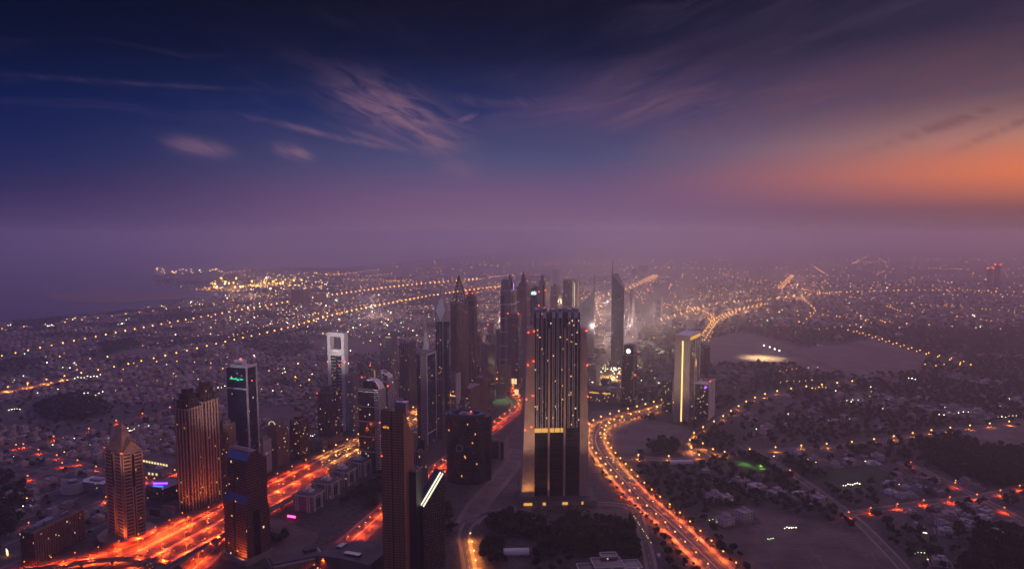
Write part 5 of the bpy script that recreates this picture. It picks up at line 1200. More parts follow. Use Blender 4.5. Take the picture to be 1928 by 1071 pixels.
# east side: trees first, houses in clearings
dens2 = rand_field(31, 210.); tre2 = rand_field(33, 140.)
compounds = [px_poly(l) for l in ([(1370, 890), (1560, 900), (1600, 960), (1340, 975)], [(1450, 985), (1620, 1000), (1700, 1071), (1640, 1110), (1400, 1110)], [(1640, 950), (1928, 960), (1960, 1071), (1960, 1110), (1760, 1110), (1640, 985)], [(1480, 850), (1640, 845), (1700, 900), (1560, 900)], [(1600, 700), (1928, 720), (1928, 790), (1500, 800)], [(1640, 900), (1850, 905), (1840, 930), (1640, 950)])]
y = 930.
while y < 6800:
    st = 20 if y < 2400 else (27 if y < 3800 else 40); xl = HW((y-1047)/UY, -300)[0] if y > 1400 else 40; x = max(xl, -80 if y < 1500 else xl); sc_ = 1. if y < 2400 else (1.3 if y < 3800 else 1.8)
    while x < .74*y+60:
        xx, yy = x+random.uniform(-8, 8), y+random.uniform(-8, 8)
        if seen(xx, yy) and not bare(xx, yy) and (xx > 60 or yy < 1180):
            p = pix(xx, yy); cmp_ = any(inside((xx, yy), c_) for c_ in compounds); tv = tre2(xx, yy); dn = dens2(xx, yy)
            mid = p[0] > 1200 or p[1] > 960
            if mid and p[1] > 620:
                th_ = .52 if cmp_ else .26
                if (tv > th_ or random.random() < .2) and random.random() < .92 and free(xx, yy, 3): trees.append((xx, yy, random.uniform(.85, 1.55)*sc_))
                elif free(xx, yy, 12) and (random.random() < (.5 if cmp_ else .13)) and p[0] > 1290: villas.append((xx, yy, random.choice((.5, .5, .35, 2.07, RHW))+random.uniform(-.05, .05), random.uniform(.8, 1.3)*(1 if y < 3000 else 1.3))); nearby(xx, yy, 8)
            elif mid and random.random() < .45 and free(xx, yy, 8):
                (trees if random.random() < .6 else villas).append((xx, yy, 1.5) if 0 else ((xx, yy, 1.7) if random.random() < .6 else (xx, yy, .2, 1.5)))
        x += st
    y += st
for o_ in (-27, 27):
    for x, y, a in along(rr, 17, o_):
        if seen(x, y) and random.random() < .7 and y < 1800: trees.append((x+random.uniform(-2, 2), y+random.uniform(-2, 2), random.uniform(.4, .6)))
fix_t = [v for v in trees if len(v) == 3]+[(v[0], v[1], 1.6) for v in villas if len(v) == 3]; villas = [v for v in villas if len(v) == 4]+[v for v in trees if len(v) == 4]; trees = fix_t
villas = villas+[(*G(px, py), .5, 1.6) for px, py in ((1395, 912), (1425, 925), (1345, 940), (1462, 935), (1505, 940), (1540, 950), (1365, 985), (1400, 978))]
for poly_, dn in (([(62, 770), (110, 748), (190, 752), (195, 775), (150, 792), (90, 790)], 1.), ([(185, 650), (250, 640), (262, 652), (200, 665)], 1.), ([(905, 985), (960, 968), (1025, 985), (1020, 1015), (940, 1012)], .9), ([(1060, 975), (1110, 970), (1115, 1030), (1050, 1030)], .9), ([(1118, 985), (1190, 975), (1225, 1060), (1130, 1045), (1050, 1040), (1000, 1060), (1010, 1030)], .85),
                  ([(905, 1025), (945, 1015), (950, 1060), (910, 1060)], .8), ([(-10, 890), (45, 905), (40, 1000), (-10, 1020)], .8), ([(1395, 860), (1480, 850), (1560, 900), (1470, 905)], .5), ([(580, 985), (720, 900), (718, 950), (640, 1000)], .5), ([(505, 1010), (560, 1000), (600, 1030), (520, 1050)], .4), ([(1720, 830), (1928, 840), (1928, 930), (1760, 880)], .8), ([(1830, 990), (1940, 1000), (1940, 1090), (1800, 1090)], .8), ([(1215, 835), (1260, 825), (1290, 850), (1220, 858)], .7), ([(820, 955), (845, 945), (850, 1000), (830, 1010)], .6)):
    P_ = px_poly(poly_); x0, x1 = min(p[0] for p in P_), max(p[0] for p in P_); y0, y1 = min(p[1] for p in P_), max(p[1] for p in P_)
    for i in range(int((x1-x0)*(y1-y0)/80*dn)):
        x, y = random.uniform(x0, x1), random.uniform(y0, y1)
        if inside((x, y), P_) and free(x, y, 1) and (dn > .95 or tre2(x, y) > .28): trees.append((x, y, random.uniform(.9, 1.6)))
villas.sort(key=lambda v: v[1]); trees.sort(key=lambda v: v[1])
villas = [v for v in villas if v[1] > 900]
print('villas', len(villas), 'trees', len(trees), 'midrise', cnt)
vp = []
for k in range(5):
    for c in range(2):
        e = empty('villa', 0, 0); mb = MB(); villa_shape(mb, 0, 0, 0, k, 0, 1); mb.build('house_body', [vw[(k+c*2) % 5], vroof[(k+c) % 5]], e)
        mb = MB(); a, b_ = 13, 12.5
        for q_ in ((0, -b_, 2*a, .4), (0, b_, 2*a, .4), (-a, 0, .4, 2*b_-.5), (a, 0, .4, 2*b_-.5)): mb.box(q_[0], q_[1], 0, q_[2], q_[3], 2.2)
        mb.build('boundary_wall', vroof[(k+c+2) % 5], e); MB().cyl(3, -3, 9.0 if k == 3 else 7, 1.1, 1.8, 8).build('water_tank', M['white'], e); vp.append(e)
cn = ['pale', 'brownish', 'white', 'sandy', 'grey']
sn = ['two-storey villa', 'side-winged villa', 'stepped villa', 'three-storey villa', 'twin-block villa']
vu = set()
def zone(x, y):
    p = pix(x, y)
    if p[0] < 330: return 'in the quarter round and behind the pinnacle tower'
    if p[0] < 720: return 'in the quarter behind the hotel towers left of the highway'
    if p[0] < 1250: return 'near the foot of the great slab tower'
    if p[1] > 965: return 'in the scattered settlement nearest the right corner'
    return 'among the dark gardens right of the boulevard'
for i, (x, y, r_, s_) in enumerate(villas[:300]):
    k = random.randrange(10); o = vp[k] if k not in vu else copy_tree(vp[k]); vu.add(k)
    o.location = (x, y, 0); o.rotation_euler = (0, 0, r_); o.scale = (s_*random.uniform(.8, 1.05),)*2+(s_,)
    z_ = zone(x, y); o['label'] = cn[(k//2+(k % 2)*2) % 5]+' '+sn[k//2]+' '+where_is(x, y); o['category'] = 'house'; o['group'] = 'villas '+z_
mb = MB()
for q__, (x, y, r_, s_) in enumerate(villas[300:]):
    k = random.randrange(5)
    if q__ < 3200:
        c_, d_ = math.cos(r_), math.sin(r_)
        for a, b_, u_, v_ in ((0, -12, 25, .4), (0, 12, 25, .4), (-12.6, 0, .4, 23.5), (12.6, 0, .4, 23.5)): mb.box(x+a*c_-b_*d_, y+a*d_+b_*c_, 0, u_, v_, 2.3, 5+k, None, r_)
    villa_shape(mb, x, y, r_, random.randrange(5), k, 5+(k+random.randrange(2)) % 5, s_*random.uniform(.8, 1.05))
o = mb.build('villas_far', vw+vroof); tag(o, 'dense spread of pale low houses reaching from the highway to the sea and the horizon', 'houses', None, 'stuff')

# ------------------------------------------------------------------ trees
fm_, t, b = newmat('foliage')
oi = t.add('ShaderNodeObjectInfo'); nz = t.noise(t.add('ShaderNodeNewGeometry').outputs['Position'], .08, 3)
t.put(b.inputs['Base Color'], t.mix(t.mr(t.m('ADD', t.m('MULTIPLY', nz, .6), t.m('MULTIPLY', oi.outputs['Random'], .4)), .25, .7), (.014, .020, .010), (.058, .062, .028))); b.inputs['Roughness'].default_value = .8
bark = plain('bark', (.12, .08, .055), .9)
def crown(rs, R, H, n, size, m, cx=0, cy=0, z0=3.):
    nl = 5; lob = [(rs.normal(0, R*.38), rs.normal(0, R*.38), z0+H*.5+rs.uniform(-.25, .3)*H, R*rs.uniform(.30, .62)) for _ in range(nl)]
    for i in range(n):
        lx, ly, lz, lr = lob[rs.randint(nl)]; v = rs.normal(size=3); v /= np.linalg.norm(v); q_ = lr*rs.uniform(.55, 1.)
        c = Vector((cx+lx+v[0]*q_, cy+ly+v[1]*q_, max(z0*.7, lz+v[2]*q_*.75))); a = Vector(rs.normal(size=3)).normalized(); b_ = a.cross(Vector(rs.normal(size=3))).normalized(); s_ = size*rs.uniform(.6, 1.2)
        m.poly([c-a*s_-b_*s_*.6, c+a*s_-b_*s_*.7, c+a*s_*.8+b_*s_*.8, c-a*s_*.7+b_*s_])
tp_ = []
for k in range(8):
    rs = np.random.RandomState(100+k); e = empty('tree', 0, 0); R, H = rs.uniform(5, 7), rs.uniform(6, 9); mb = MB()
    mb.frus([(-.4, -.4), (.4, -.4), (.4, .4), (-.4, .4)], 0, [(-.2, -.2), (.2, -.2), (.2, .2), (-.2, .2)], 4.5)
    for i in range(5):
        a = 6.28*i/5; mb.bar((0, 0, 3), (R*.5*math.cos(a), R*.5*math.sin(a), 3+H*.5), .14)
    mb.build('trunk', bark, e); mc = MB(); crown(rs, R, H, 320, .85, mc); mc.build('crown', fm_, e); tp_.append(e)
tn = ['broad dark', 'rounded dark', 'loose dark', 'small-crowned', 'tall dark', 'spreading', 'dense bushy', 'open-crowned']
tu = set()
for i, (x, y, s_) in enumerate(trees[:300]):
    k = i % 8; o = tp_[k] if k not in tu else copy_tree(tp_[k]); tu.add(k)
    o.location = (x, y, 0); o.rotation_euler = (0, 0, random.uniform(0, 6.28)); o.scale = (s_, s_, s_*random.uniform(.8, 1.1)); p = pix(x, y)
    z_ = 'in the streets left of the highway' if p[0] < 400 else 'beside the lanes right of the highway viaduct' if p[0] < 830 else 'in the groves below the great slab tower' if p[0] < 1235 else 'in the gardens right of the boulevard'
    o['label'] = tn[k]+' tree '+where_is(x, y); o['category'] = 'tree'; o['group'] = 'trees '+z_
mb = MB(); rs = np.random.RandomState(4)
# one merged grove built from pre-made crowns
protos = []
for k in range(10):
    m_ = MB(); crown(rs, 5.6, 7.5, 44, 2.0, m_, z0=2.5); protos.append((np.array(m_.v), len(m_.f)))
V = []; nf = 0
for x, y, s_ in trees[300:]:
    v, n = protos[rs.randint(10)] ; a = rs.uniform(0, 6.28); c, d = math.cos(a), math.sin(a)
    w_ = v*s_; V.append(np.stack([x+w_[:, 0]*c-w_[:, 1]*d, y+w_[:, 0]*d+w_[:, 1]*c, w_[:, 2]], 1)); nf += n
V = np.concatenate(V).astype(np.float32); me = bpy.data.meshes.new('far_trees'); me.vertices.add(len(V)); me.vertices.foreach_set('co', V.ravel()); me.loops.add(nf*4); me.loops.foreach_set('vertex_index', np.arange(nf*4, dtype=np.int32))
me.polygons.add(nf); me.polygons.foreach_set('loop_start', np.arange(0, nf*4, 4, dtype=np.int32)); me.materials.append(fm_); me.update(calc_edges=True)
o = bpy.data.objects.new('woodland', me); COL.objects.link(o); tag(o, 'dark scattered trees and groves filling gardens between the houses into the distance', 'trees', None, 'stuff')

# ------------------------------------------------------------------ street lamps
random.seed(33)
LPS = []     # x, y, heading, light weight, hue, where, arm side
def lamps(P_, sp, offs, pw, hue, where, jit=0.):
    for o_ in offs:
        for x, y, a in along(P_, sp, o_, random.uniform(0, sp)):
            if seen(x, y, 10) and y > 880: LPS.append((x, y, a, pw, 3 if 'boulevard' in where and y < 1330 else hue, where, 1 if o_ < 0 else -1))
hwy = [Vector(HW(s, 0)) for s in range(-330, 2640, 30)]
lamps(hwy[:24], 44, (0., -34.5, 34.5), 3.4, 0, 'along the near red-lit stretch of highway')
lamps(hwy[24:], 44, (0., -34.5, 34.5), 2.0, 1, 'along the farther orange stretch of highway')
lamps(hwp[99:], 170, (0., 30), 1.4, 1, 'along the far reach of the highway')
lamps(par, 38, (0.,), 2.6, 0, 'along the road parallel to the highway')
lamps(rr, 36, (-17., 17.), 1.2, 1, 'along the curving boulevard')
lamps(R6, 60, (7,), .8, 1, 'along the lane east of the boulevard'); lamps(R7, 62, (7,), .9, 1, 'along the lane below the slab hotel'); lamps(R7b, 40, (0,), 1.6, 1, 'on the small junction below the slab hotel')
lamps(R8, 210, (6,), .5, 0, 'along the straight garden road'); lamps(R9, 55, (7,), 1., 0, 'along the red-lit cross road'); lamps(R10, 120, (5,), .6, 0, 'along the diagonal garden road')
lamps(A1, 58, (0.,), 11., 1, 'along the nearer seaside avenue'); lamps(A2, 62, (0.,), 9., 1, 'along the farther seaside avenue'); lamps(A3, 70, (6,), .9, 1, 'along the link avenue'); lamps(A4, 95, (6,), 1, 1, 'along the coast road')
lamps(A5, 75, (5,), .8, 0, 'along the side street behind the pinnacle tower'); lamps(A6, 70, (5,), .8, 0, 'along the street behind the pinnacle tower'); lamps(A8, 50, (5,), .8, 0, 'along the street beside the pinnacle tower'); lamps(A9, 60, (5,), .6, 0, 'at the left edge street'); lamps(A7, 80, (4,), .5, 0, 'along the street behind the pinnacle tower')
for P_, sp, w_ in ((X1, 110, 2.), (X2, 75, 2.), (X3, 90, 1.3), (X4, 95, 1.3), (X5, 150, 1.3), (X6, 60, .5), (X7, 230, .5), (X8, 110, 1.2)): lamps(P_, sp, (-12., 12.) if P_ in (X1, X2, X6, X7) else (0.,), w_, 2, 'on the distant junctions')
lamps(S1, 30, (-9, 9), 3., 0, 'along the slip road at the lower left'); lamps(S2, 26, (-6,), 3., 0, 'along the short ramp by the mirror tower')
lamps([v for v in L1 if v.y < 1085], 30, (6,), 1.3, 1, 'beside the small underpass lane')
LPS.sort(key=lambda l: l[1])
HUE = [(1, .07, .006), (1, .30, .05), (1, .40, .10), (1, .15, .025)]
BULB = [lamp('bulb_red_sodium', (1, .22, .03), 4, True), lamp('bulb_sodium', (1, .44, .08), 6, True), lamp('bulb_far_sodium', (1, .40, .06), 9, True)]
LD = {}
def lamp_light(pw, hue, far=False):
    k = (pw, hue, far)
    if k not in LD:
        l = bpy.data.lights.new('lamp_light', 'SPOT'); l.energy = KL*pw*(1.3 if far else 1); l.color = HUE[hue]; l.spot_size = 2.7; l.spot_blend = .9; l.shadow_soft_size = .8; LD[k] = l
    return LD[k]
KL = 60000.
lproto = {}
NEAR = 300
for i, (x, y, a, pw, hue, where, sd_) in enumerate(LPS[:NEAR]):
    key = (hue, where, sd_)
    if key not in lproto:
        e = empty('street_lamp', 0, 0, 0, 0); H0 = 13 if pw > 1 else 9
        MB().frus([(-.2, -.2), (.2, -.2), (.2, .2), (-.2, .2)], 0, [(-.09, -.09), (.09, -.09), (.09, .09), (-.09, .09)], H0).bar((0, 0, H0-.1), (0, 2.2*sd_, H0+.4), .08).build('pole', M['steel'], e)
        MB().ball(0, 2.2*sd_, H0+.35, .55, 0, 8).build('lamp_head', BULB[1 if hue == 3 else hue], e)
        lo = bpy.data.objects.new('lamp_light', lamp_light(pw, hue)); COL.objects.link(lo); lo.parent = e; lo.location = (0, 2.2*sd_, H0-.4)
        e['category'] = 'street lamp'; e['group'] = 'street lamps '+where; lproto[key] = e; o = e
    else: o = copy_tree(lproto[key])
    o.location = (x, y, 0); o.rotation_euler = (0, 0, a); o['label'] = 'orange street lamp '+where_is(x, y, True)
    k = max(1, y*(.00075 if 'great highway' in where or 'stretch' in where or 'slip' in where else .00088)/.55)
    for ch in o.children:
        if ch.name.startswith('lamp_head'): ch.scale = (k, k, k); ch.location = (0, -2.2*sd_*(k-1), -13*(k-1) if pw > 1 else -9*(k-1))
mb = MB()
for i, (x, y, a, pw, hue, where, sd_) in enumerate(LPS[NEAR:]):
    mb.box(x, y, 0, .5, .5, 12.5); mb.ball(x, y, 13, y*(.0008 if 'seaside' in where else .00055)*random.uniform(.9, 1.2), 1, 6)
    if i % 2 == 0 and y < 5200 and pw > .6:
        lo = bpy.data.objects.new('lamp_light', lamp_light(pw, hue, True)); COL.objects.link(lo); lo.location = (x, y, 12)
r = random.Random(90)
for i in range(46):       # rows of small street lamps on the quarter's side streets
    t_ = r.uniform(250, 3600); s_ = r.uniform(200, 6000); L = r.uniform(300, 900); ax = r.random() < .65
    for k in range(int(L/75)):
        x, y = HW(s_+(k*75 if ax else 0), t_+(0 if ax else k*75))
        if seen(x, y) and y > 1900 and not inside((x, y), SEA): mb.ball(x, y, 8, y*.0004*r.uniform(.8, 1.2), 1, 5)
# more scattered orange lamps over the plain
for i in range(1050):
    px = random.uniform(420, 1928); py = 487+(random.random()**1.3)*120
    if 690 > px > 300 and py < 512: continue
    x, y = G(px, py)
    if inside((x, y), SEA): continue
    mb.ball(x, y, 10, y*.00034*random.uniform(.6, 1.4), 1, 5)
def dots(pts, n, r_, z=12, j=.5):
    for (a, b_), (c, d) in zip(pts, pts[1:]):
        k = max(1, int(n*.7/(len(pts)-1)))
        for i in range(k):
            u = (i+random.uniform(-.2, .2))/k; x, y = G(a+(c-a)*u+random.uniform(-j, j), b_+(d-b_)*u+random.uniform(-j, j)*.5); mb.ball(x, y, z, y*r_, 1, 6)
for pts, n in (([(1605, 498), (1636, 482)], 22), ([(1606, 496), (1680, 493)], 18), ([(1533, 504), (1553, 517)], 22), ([(1720, 489), (1928, 489)], 18), ([(1862, 498), (1928, 498)], 8), ([(1750, 507), (1830, 509)], 18), ([(1790, 544), (1928, 562)], 14), ([(1650, 519), (1668, 510)], 9), ([(1480, 522), (1620, 521)], 16),
               ([(960, 500), (1080, 497), (1180, 500)], 34), ([(1180, 505), (1380, 508)], 22), ([(1355, 515), (1400, 530)], 12), ([(1410, 532), (1500, 545), (1560, 556)], 34), ([(870, 497), (960, 505)], 12), ([(620, 527), (720, 530), (800, 533)], 34), ([(430, 515), (475, 510)], 14), ([(1200, 563), (1222, 532), (1240, 520)], 18), ([(1208, 563), (1230, 530), (1240, 520)], 14), ([(1260, 545), (1265, 535)], 7), ([(1284, 524), (1286, 516)], 6), ([(1320, 560), (1380, 545)], 8), ([(1670, 580), (1700, 591)], 9),
               ([(1470, 705), (1500, 700), (1560, 697)], 10), ([(1180, 560), (1300, 590), (1345, 610)], 16), ([(1335, 645), (1350, 612), (1395, 588)], 16), ([(1322, 645), (1338, 610), (1340, 596)], 12), ([(1345, 596), (1300, 583), (1262, 590)], 18), ([(1580, 600), (1700, 612)], 14), ([(1400, 528), (1560, 541), (1740, 538)], 34), ([(1560, 556), (1700, 575), (1928, 590)], 40), ([(1250, 575), (1400, 552), (1560, 530)], 34), ([(1500, 630), (1640, 612), (1800, 572)], 30), ([(1640, 545), (1760, 520), (1928, 523)], 30), ([(700, 560), (860, 535), (940, 520)], 34), ([(430, 640), (560, 600), (700, 575)], 40), ([(1800, 600), (1900, 612)], 14)): dots(pts, n, .00042)
o = mb.build('street_lights', [M['steel'], BULB[2]]); tag(o, 'countless orange street lights dotted along distant roads up to the horizon', 'street lights', None, 'stuff')
# harbour floodlights
mb = MB(); r = random.Random(5)
for i in range(150):
    px, py = r.uniform(395, 560), r.gauss(538, 7)
    if i > 60: px, py = r.uniform(288, 420), r.choice((511, 514, 518))+r.uniform(-2, 2)
    if i > 90: px, py = r.uniform(500, 620), r.uniform(518, 550)
    x, y = G(px, min(max(py, 505), 556)); mb.ball(x, y, 25, y*r.choice((.0005, .0006, .0012 if i < 60 else .0006)), r.choice((0, 0, 0, 1)), 6)
o = mb.build('harbour_lights', [lamp('harbour_bulb', (1, .48, .05), 12, True), M['whitel']]); tag(o, 'bright yellow floodlights massed over the harbour quays near the horizon', 'harbour lights', None, 'stuff')
for px, py in ((405, 545), (440, 548), (480, 540), (520, 536)):
    x, y = G(px, py); spot('harbour_lamp', x, y, 60, 9e6, (1, .5, .1), 2.8, 1, 4)
for k, (px, py) in enumerate(((455, 534), (470, 533), (484, 534), (514, 532), (498, 531))):
    x, y = G(px, py); e = empty('harbour_crane', x, y, 0, .3, 'faint tall harbour crane silhouette among the yellow quay lights', 'crane', 'harbour cranes')
    MB().box(-12, 0, 0, 4, 4, 90).box(12, 0, 0, 4, 4, 90).box(0, 0, 86, 28, 5, 5).build('legs', M['dark'], e); MB().bar((0, 0, 88), (-50, 0, 130), 2.5).build('jib', M['dark'], e)
for k, (px, py, L) in enumerate(((703, 512, 170), (790, 508, 120), (826, 507, 170))):
    x, y = G(px, py); e = empty('cruise_ship', x, y, 0, 0, ['lit ship lying left of two others on the hazy horizon', 'small lit ship between two larger ones on the hazy horizon', 'lit ship lying farthest right on the hazy horizon'][k], 'ship')
    MB().frus([(-L*.5, -20), (L*.5, -20), (L*.46, 20), (-L*.48, 20)], 0, [(-L*.53, -20), (L*.53, -20), (L*.5, 20), (-L*.52, 20)], 16).build('hull', M['white'], e); MB().box(-L*.04, 0, 16, L*.8, 32, 8).build('superstructure', M['white'], e)
    for z in (18.5,): MB().box(-L*.04, -17.5, z, L*.7, 3, 3).build('lit_deck', M['warm'], e)

# ------------------------------------------------------------------ lights of the houses
HL = []
for x, y, r_, s_ in villas:
    p = pix(x, y)
    if random.random() < (.13 if p[0] < 1000 else .2)*(brt(x, y)*1.6): HL.append((x-15*UY+random.uniform(-4, 4), y+15*UX-6+random.uniform(-4, 4), random.choice((0, 0, 1, 2, 2, 3, 3))))
for i in range(300):     # the bright quarters
    q_ = random.choice(((700, 610, 70, 26), (600, 600, 60, 18), (740, 630, 60, 24), (1220, 680, 50, 40), (1150, 705, 40, 14), (1150, 700, 40, 12), (640, 560, 80, 20), (1180, 730, 60, 15), (470, 600, 70, 30)))
    px, py = random.gauss(q_[0], q_[2]*.6), random.gauss(q_[1], q_[3]*.6)
    if py > 520: HL.append((*G(px, py), random.choice((0, 0, 0, 2, 3, 1))))
for px, py, L, n, c in ((168, 718, 34, 9, 0), (245, 815, 14, 7, 0), (180, 748, 26, 6, 0), (30, 776, 16, 5, 0), (230, 612, 14, 6, 0), (20, 615, 6, 4, 0), (96, 616, 12, 5, 0), (370, 574, 26, 9, 0), (585, 826, 14, 6, 0), (1605, 919, 22, 8, 0), (1740, 1010, 8, 5, 0), (1490, 1000, 16, 6, 0), (1452, 1022, 8, 5, 1), (1545, 737, 20, 5, 3), (1800, 785, 40, 7, 0), (1900, 790, 26, 6, 0), (1720, 720, 20, 5, 0), (1880, 1010, 14, 7, 0), (1740, 1050, 30, 8, 1), (1505, 726, 44, 6, 2), (430, 735, 24, 6, 0), (1345, 985, 12, 3, 1), (1605, 760, 40, 6, 0)):
    for i in range(n): HL.append((*G(px+L*(i/n-.5)*1.6, py+random.uniform(-1.5, 1.5)-L*.02*i), c))
HL = [h for h in HL if h[1] > 900 and not inside((h[0], h[1]), SEA)]
HL.sort(key=lambda h: h[1]); DM = [M['whitel'], M['greenl'], M['yelll'], BULB[1]]; DF = [lamp('far_white_bulb', (1, .9, .7), 12, True), lamp('far_green_bulb', (.6, 1, .45), 7, True), lamp('far_yellow_bulb', (1, .7, .2), 10, True), BULB[2]]; hn = ['white', 'greenish', 'yellow', 'orange']; hp = {}
M['whitel'].node_tree.nodes['Emission'].inputs[1].default_value = 7
for i, (x, y, c) in enumerate(HL[:300]):
    if c not in hp:
        e = empty('garden_lamp', 0, 0); MB().cyl(0, 0, 0, .1, 5, 6).build('post', M['steel'], e); MB().ball(0, 0, 5.3, .55, 0, 8).build('lamp_globe', DM[c], e); hp[c] = o = e
    else: o = copy_tree(hp[c])
    o.location = (x, y, 0); k = max(1, y*.00065/.55)*random.choice((.7, 1, 1, 1.3)); o.scale = (k, k, 1.2 if y < 2000 else 2)
    z_ = zone(x, y); o['label'] = 'glowing '+hn[c]+' garden lamp '+where_is(x, y, True); o['category'] = 'lamp'; o['group'] = 'garden lamps '+z_
mb = MB()
for x, y, c in HL[300:]: mb.ball(x, y, 7, y*.00034*random.choice((.5, .6, .8, 1, 1.7)), c, 5)
o = mb.build('house_lights', DF); tag(o, 'pinprick white, green and yellow lights scattered over the far residential quarters', 'house lights', None, 'stuff')
spot('field_flood', *G(1435, 674), 60, 1.5e6, (1, .72, .35), 2.2, .6, 2)
for i, (px, py) in enumerate(((1438, 663), (1449, 666), (1458, 670), (1467, 673))):
    x, y = G(px, py); e = empty('floodlight_mast', x, y, 0, 0, 'floodlight mast burning white over the glowing oval sports field', 'floodlight', 'floodlights of the sports field'); MB().box(0, 0, 0, .8, .8, 25).build('mast', M['steel'], e); MB().ball(0, 0, 26, 2.6, 0, 8).build('lamp_cluster', M['whitel'], e)
for px, py in ((1404, 874), (1384, 872), (1432, 882)): x, y = G(px, py); spot('lawn_lamp', x, y, 9, 1.5e4, (.5, 1, .2), 2.8, 1, .5)
for px, py, e_, c in ((1182, 690, 1.6e6, (1, .8, .5)), (1155, 640, 1.2e6, (1, .8, .5)), (950, 755, 1e5, (.4, 1, .25)), (1225, 660, 1.6e6, (1, .85, .7)), (1290, 660, 1e6, (1, .85, .7)), (1150, 712, 1.2e6, (1, .6, .2))): x, y = G(px, py); spot('quarter_flood', x, y, 40, e_, c, 2.8, 1, 2)
def omni(name, x, y, z, e, c):
    l = bpy.data.lights.new(name, 'POINT'); l.energy = e; l.color = c; l.shadow_soft_size = 3; o = bpy.data.objects.new(name, l); COL.objects.link(o); o.location = (x, y, z)
for px, py, e_, c in ((1185, 640, 5e6, (1, .72, .6)), (1230, 625, 5e6, (1, .7, .55)), (1130, 660, 4e6, (1, .72, .55)), (1300, 600, 5e6, (1, .6, .35)), (1140, 590, 6e6, (1, .66, .5)), (940, 640, 3e6, (1, .6, .35)), (1380, 590, 5e6, (1, .55, .3)), (1060, 600, 5e6, (1, .66, .5)), (700, 600, 4e6, (1, .7, .6)), (480, 560, 5e6, (1, .6, .35)), (1500, 560, 7e6, (1, .5, .25))): omni('added_haze_glow', *G(px, py), 70, e_*.16, c)  # point lamps added to make the haze glow over the lit quarters
# spots added in the air well before the pale towers to brighten them
for px, py, z, tx, ty, e_, c in ((628, 822, 150, 637, 640, 8e5, (1, .86, .8)), (1268, 806, 60, 1284, 640, 4e5, (1, .74, .52)), (1100, 700, 90, 1106, 590, 5e5, (1, .82, .78)), (690, 905, 150, 715, 705, 6e5, (1, .8, .75)), (440, 930, 120, 464, 700, 3e5, (1, .8, .8))):
    a = G(px, py); b_ = G(tx, py-6, 0); spot('facade_floodlight', a[0], a[1]-190, z, e_*2.4, c, .85, 1., 3, (b_[0], a[1], z+60))
# light climbing the buildings beside the red-lit highway
for px, py in ((230, 1024), (352, 970), (400, 955), (452, 1062)): x, y = G(px, py); spot('forecourt_lamp', x, y-8, 7, 60000, (1, .2, .04), 2.9, 1, .8, (x, y+6, 60))

# ------------------------------------------------------------------ cars
paint = [plain('car_paint_%d' % i, c, .3, .2, .05) for i, c in enumerate([(.6, .6, .6), (.05, .05, .06), (.3, .3, .32), (.3, .04, .03), (.5, .45, .35)])]
def car_proto(c, cols):
    e = empty('car', 0, 0); mb = MB(); mb.frus([(-2.3, -.9), (2.3, -.9), (2.3, .9), (-2.3, .9)], .35, [(-2.25, -.85), (2.2, -.85), (2.2, .85), (-2.25, .85)], .95)
    mb.build('body', paint[c], e); MB().frus([(-1.7, -.8), (1.1, -.8), (1.1, .8), (-1.7, .8)], .95, [(-1.2, -.65), (.5, -.65), (.5, .65), (-1.2, .65)], 1.5).build('cabin', M['dglass'], e)
    for s_ in (-.6, .6): MB().ball(2.3, s_, .75, .26, 0, 6).build('headlight', M['headl'], e); MB().ball(-2.3, s_, .8, .26, 0, 6).build('tail_light', M['tail'], e)
    for a in (-1.4, 1.4):
        for s_ in (-.85, .85): MB().box(a, s_, 0, .66, .24, .66).build('wheel', M['dark'], e)
    return e
cp = [car_proto(i, 0) for i in range(5)]; cu = set(); ccol = ['silver', 'black', 'grey', 'red', 'cream']
def cars(P_, n, offs, where, z, dirs):
    pts = [p for p in along(P_, 7., 0) if seen(p[0], p[1], 0)]
    for i in range(n):
        x, y, a = random.choice(pts); j = random.randrange(len(offs)); o_ = offs[j]; k = random.randrange(5)
        xx, yy = x+math.sin(a)*o_, y-math.cos(a)*o_; o = cp[k] if k not in cu else copy_tree(cp[k]); cu.add(k)
        toward = dirs[j] < 0
        o.location = (xx, yy, z); o.rotation_euler = (0, 0, a+(math.pi if toward else 0)); f_ = 1.15 if y < 1600 else 1.5; o.scale = (f_, f_, f_)
        o['label'] = '%s car driving %s, %s' % (ccol[k], 'nearer' if toward else 'away', where_is(xx, yy, True)); o['category'] = 'car'; o['group'] = 'cars '+where
offs = [6.5, 10.2, 13.9, 17.6, 21.3, 25, 42, -6.5, -10.2, -13.9, -17.6, -21.3, -25, -42]
cars([p for p in hwp[:60]], 120, offs, 'on the great highway', .25, [1]*7+[-1]*7)
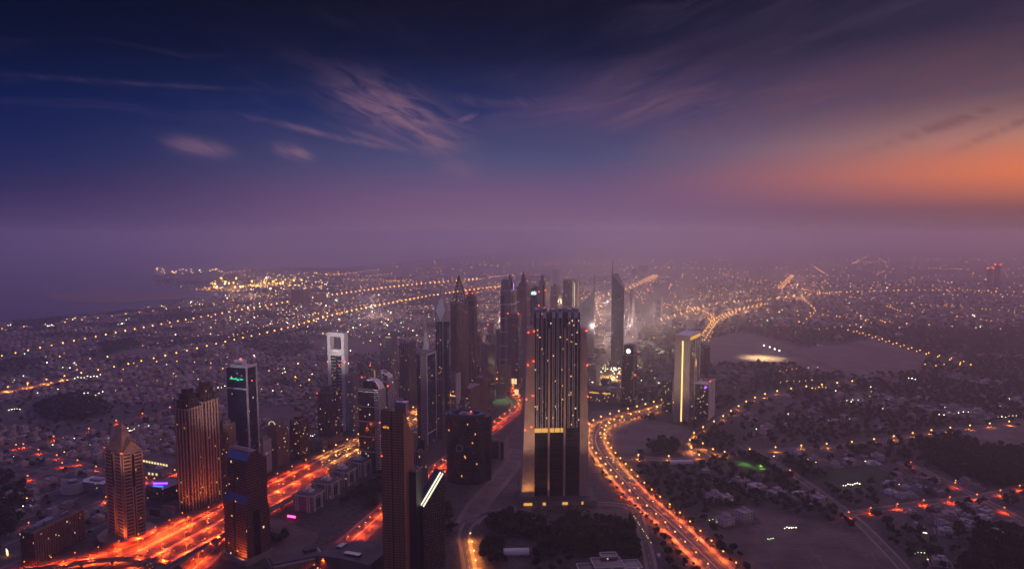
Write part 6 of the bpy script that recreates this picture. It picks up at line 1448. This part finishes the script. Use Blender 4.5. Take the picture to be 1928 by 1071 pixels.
cars(rr, 60, [5, 8.6, 12.2, -5, -8.6, -12.2], 'on the curving boulevard', .4, [-1]*3+[1]*3)
cars(par, 26, [5, 8.6, -5, -8.6], 'on the road parallel to the highway', .4, [1, 1, -1, -1])
# parked cars on the building site below the slab tower
r = random.Random(12)
for i in range(26):
    x, y = G(r.uniform(960, 1110), r.choice((957, 963, 972))+r.uniform(-1, 1)); k = r.randrange(5); o = copy_tree(cp[k])
    for ch in list(o.children):
        if 'light' in ch.name: bpy.data.objects.remove(ch)
    o.location = (x, y, .1); o.rotation_euler = (0, 0, r.choice((0, 1.57))+r.uniform(-.1, .1)); o['label'] = ccol[k]+' car parked unlit, '+where_is(x, y); o['category'] = 'car'; o['group'] = 'cars parked below the slab tower'

# ------------------------------------------------------------------ haze
hb = MB(); hb.box(0, 28000, -1.5, 91000, 61000, 486)
hz = hb.build('haze', []); hz.data.materials.clear()
m = bpy.data.materials.new('haze'); m.use_nodes = True; nt = m.node_tree; nt.nodes.clear()
o_ = nt.nodes.new('ShaderNodeOutputMaterial'); v = nt.nodes.new('ShaderNodeVolumePrincipled'); nt.links.new(v.outputs[0], o_.inputs['Volume'])
v.inputs['Density'].default_value = .000145; v.inputs['Color'].default_value = (.93, .92, .99, 1); v.inputs['Anisotropy'].default_value = .78
hz.data.materials.append(m); tag(hz, None, None, None, 'stuff')

# ------------------------------------------------------------------ look-alikes are told apart by their order from the left
from collections import defaultdict
ordn = ['leftmost', 'second from left', 'third from left', 'fourth from left', 'fifth from left', 'sixth from left', 'seventh from left', 'eighth from left', 'ninth from left', 'tenth from left']
same = defaultdict(list)
for o in COL.objects:
    if not o.parent and o.get('label') and o.get('group'): same[o['label']].append(o)
for lb, L in same.items():
    if 1 < len(L) <= 18:
        L.sort(key=lambda o: pix(o.location.x, o.location.y)[0]); n = len(L)
        for i, o in enumerate(L):
            s_ = ('left one of two', 'right one of two')[i] if n == 2 else (ordn[i] if i < 10 and i < n-1 else 'rightmost' if i == n-1 else 'near the right end')
            if len((lb+' '+s_).split()) <= 16: o['label'] = lb+', '+s_
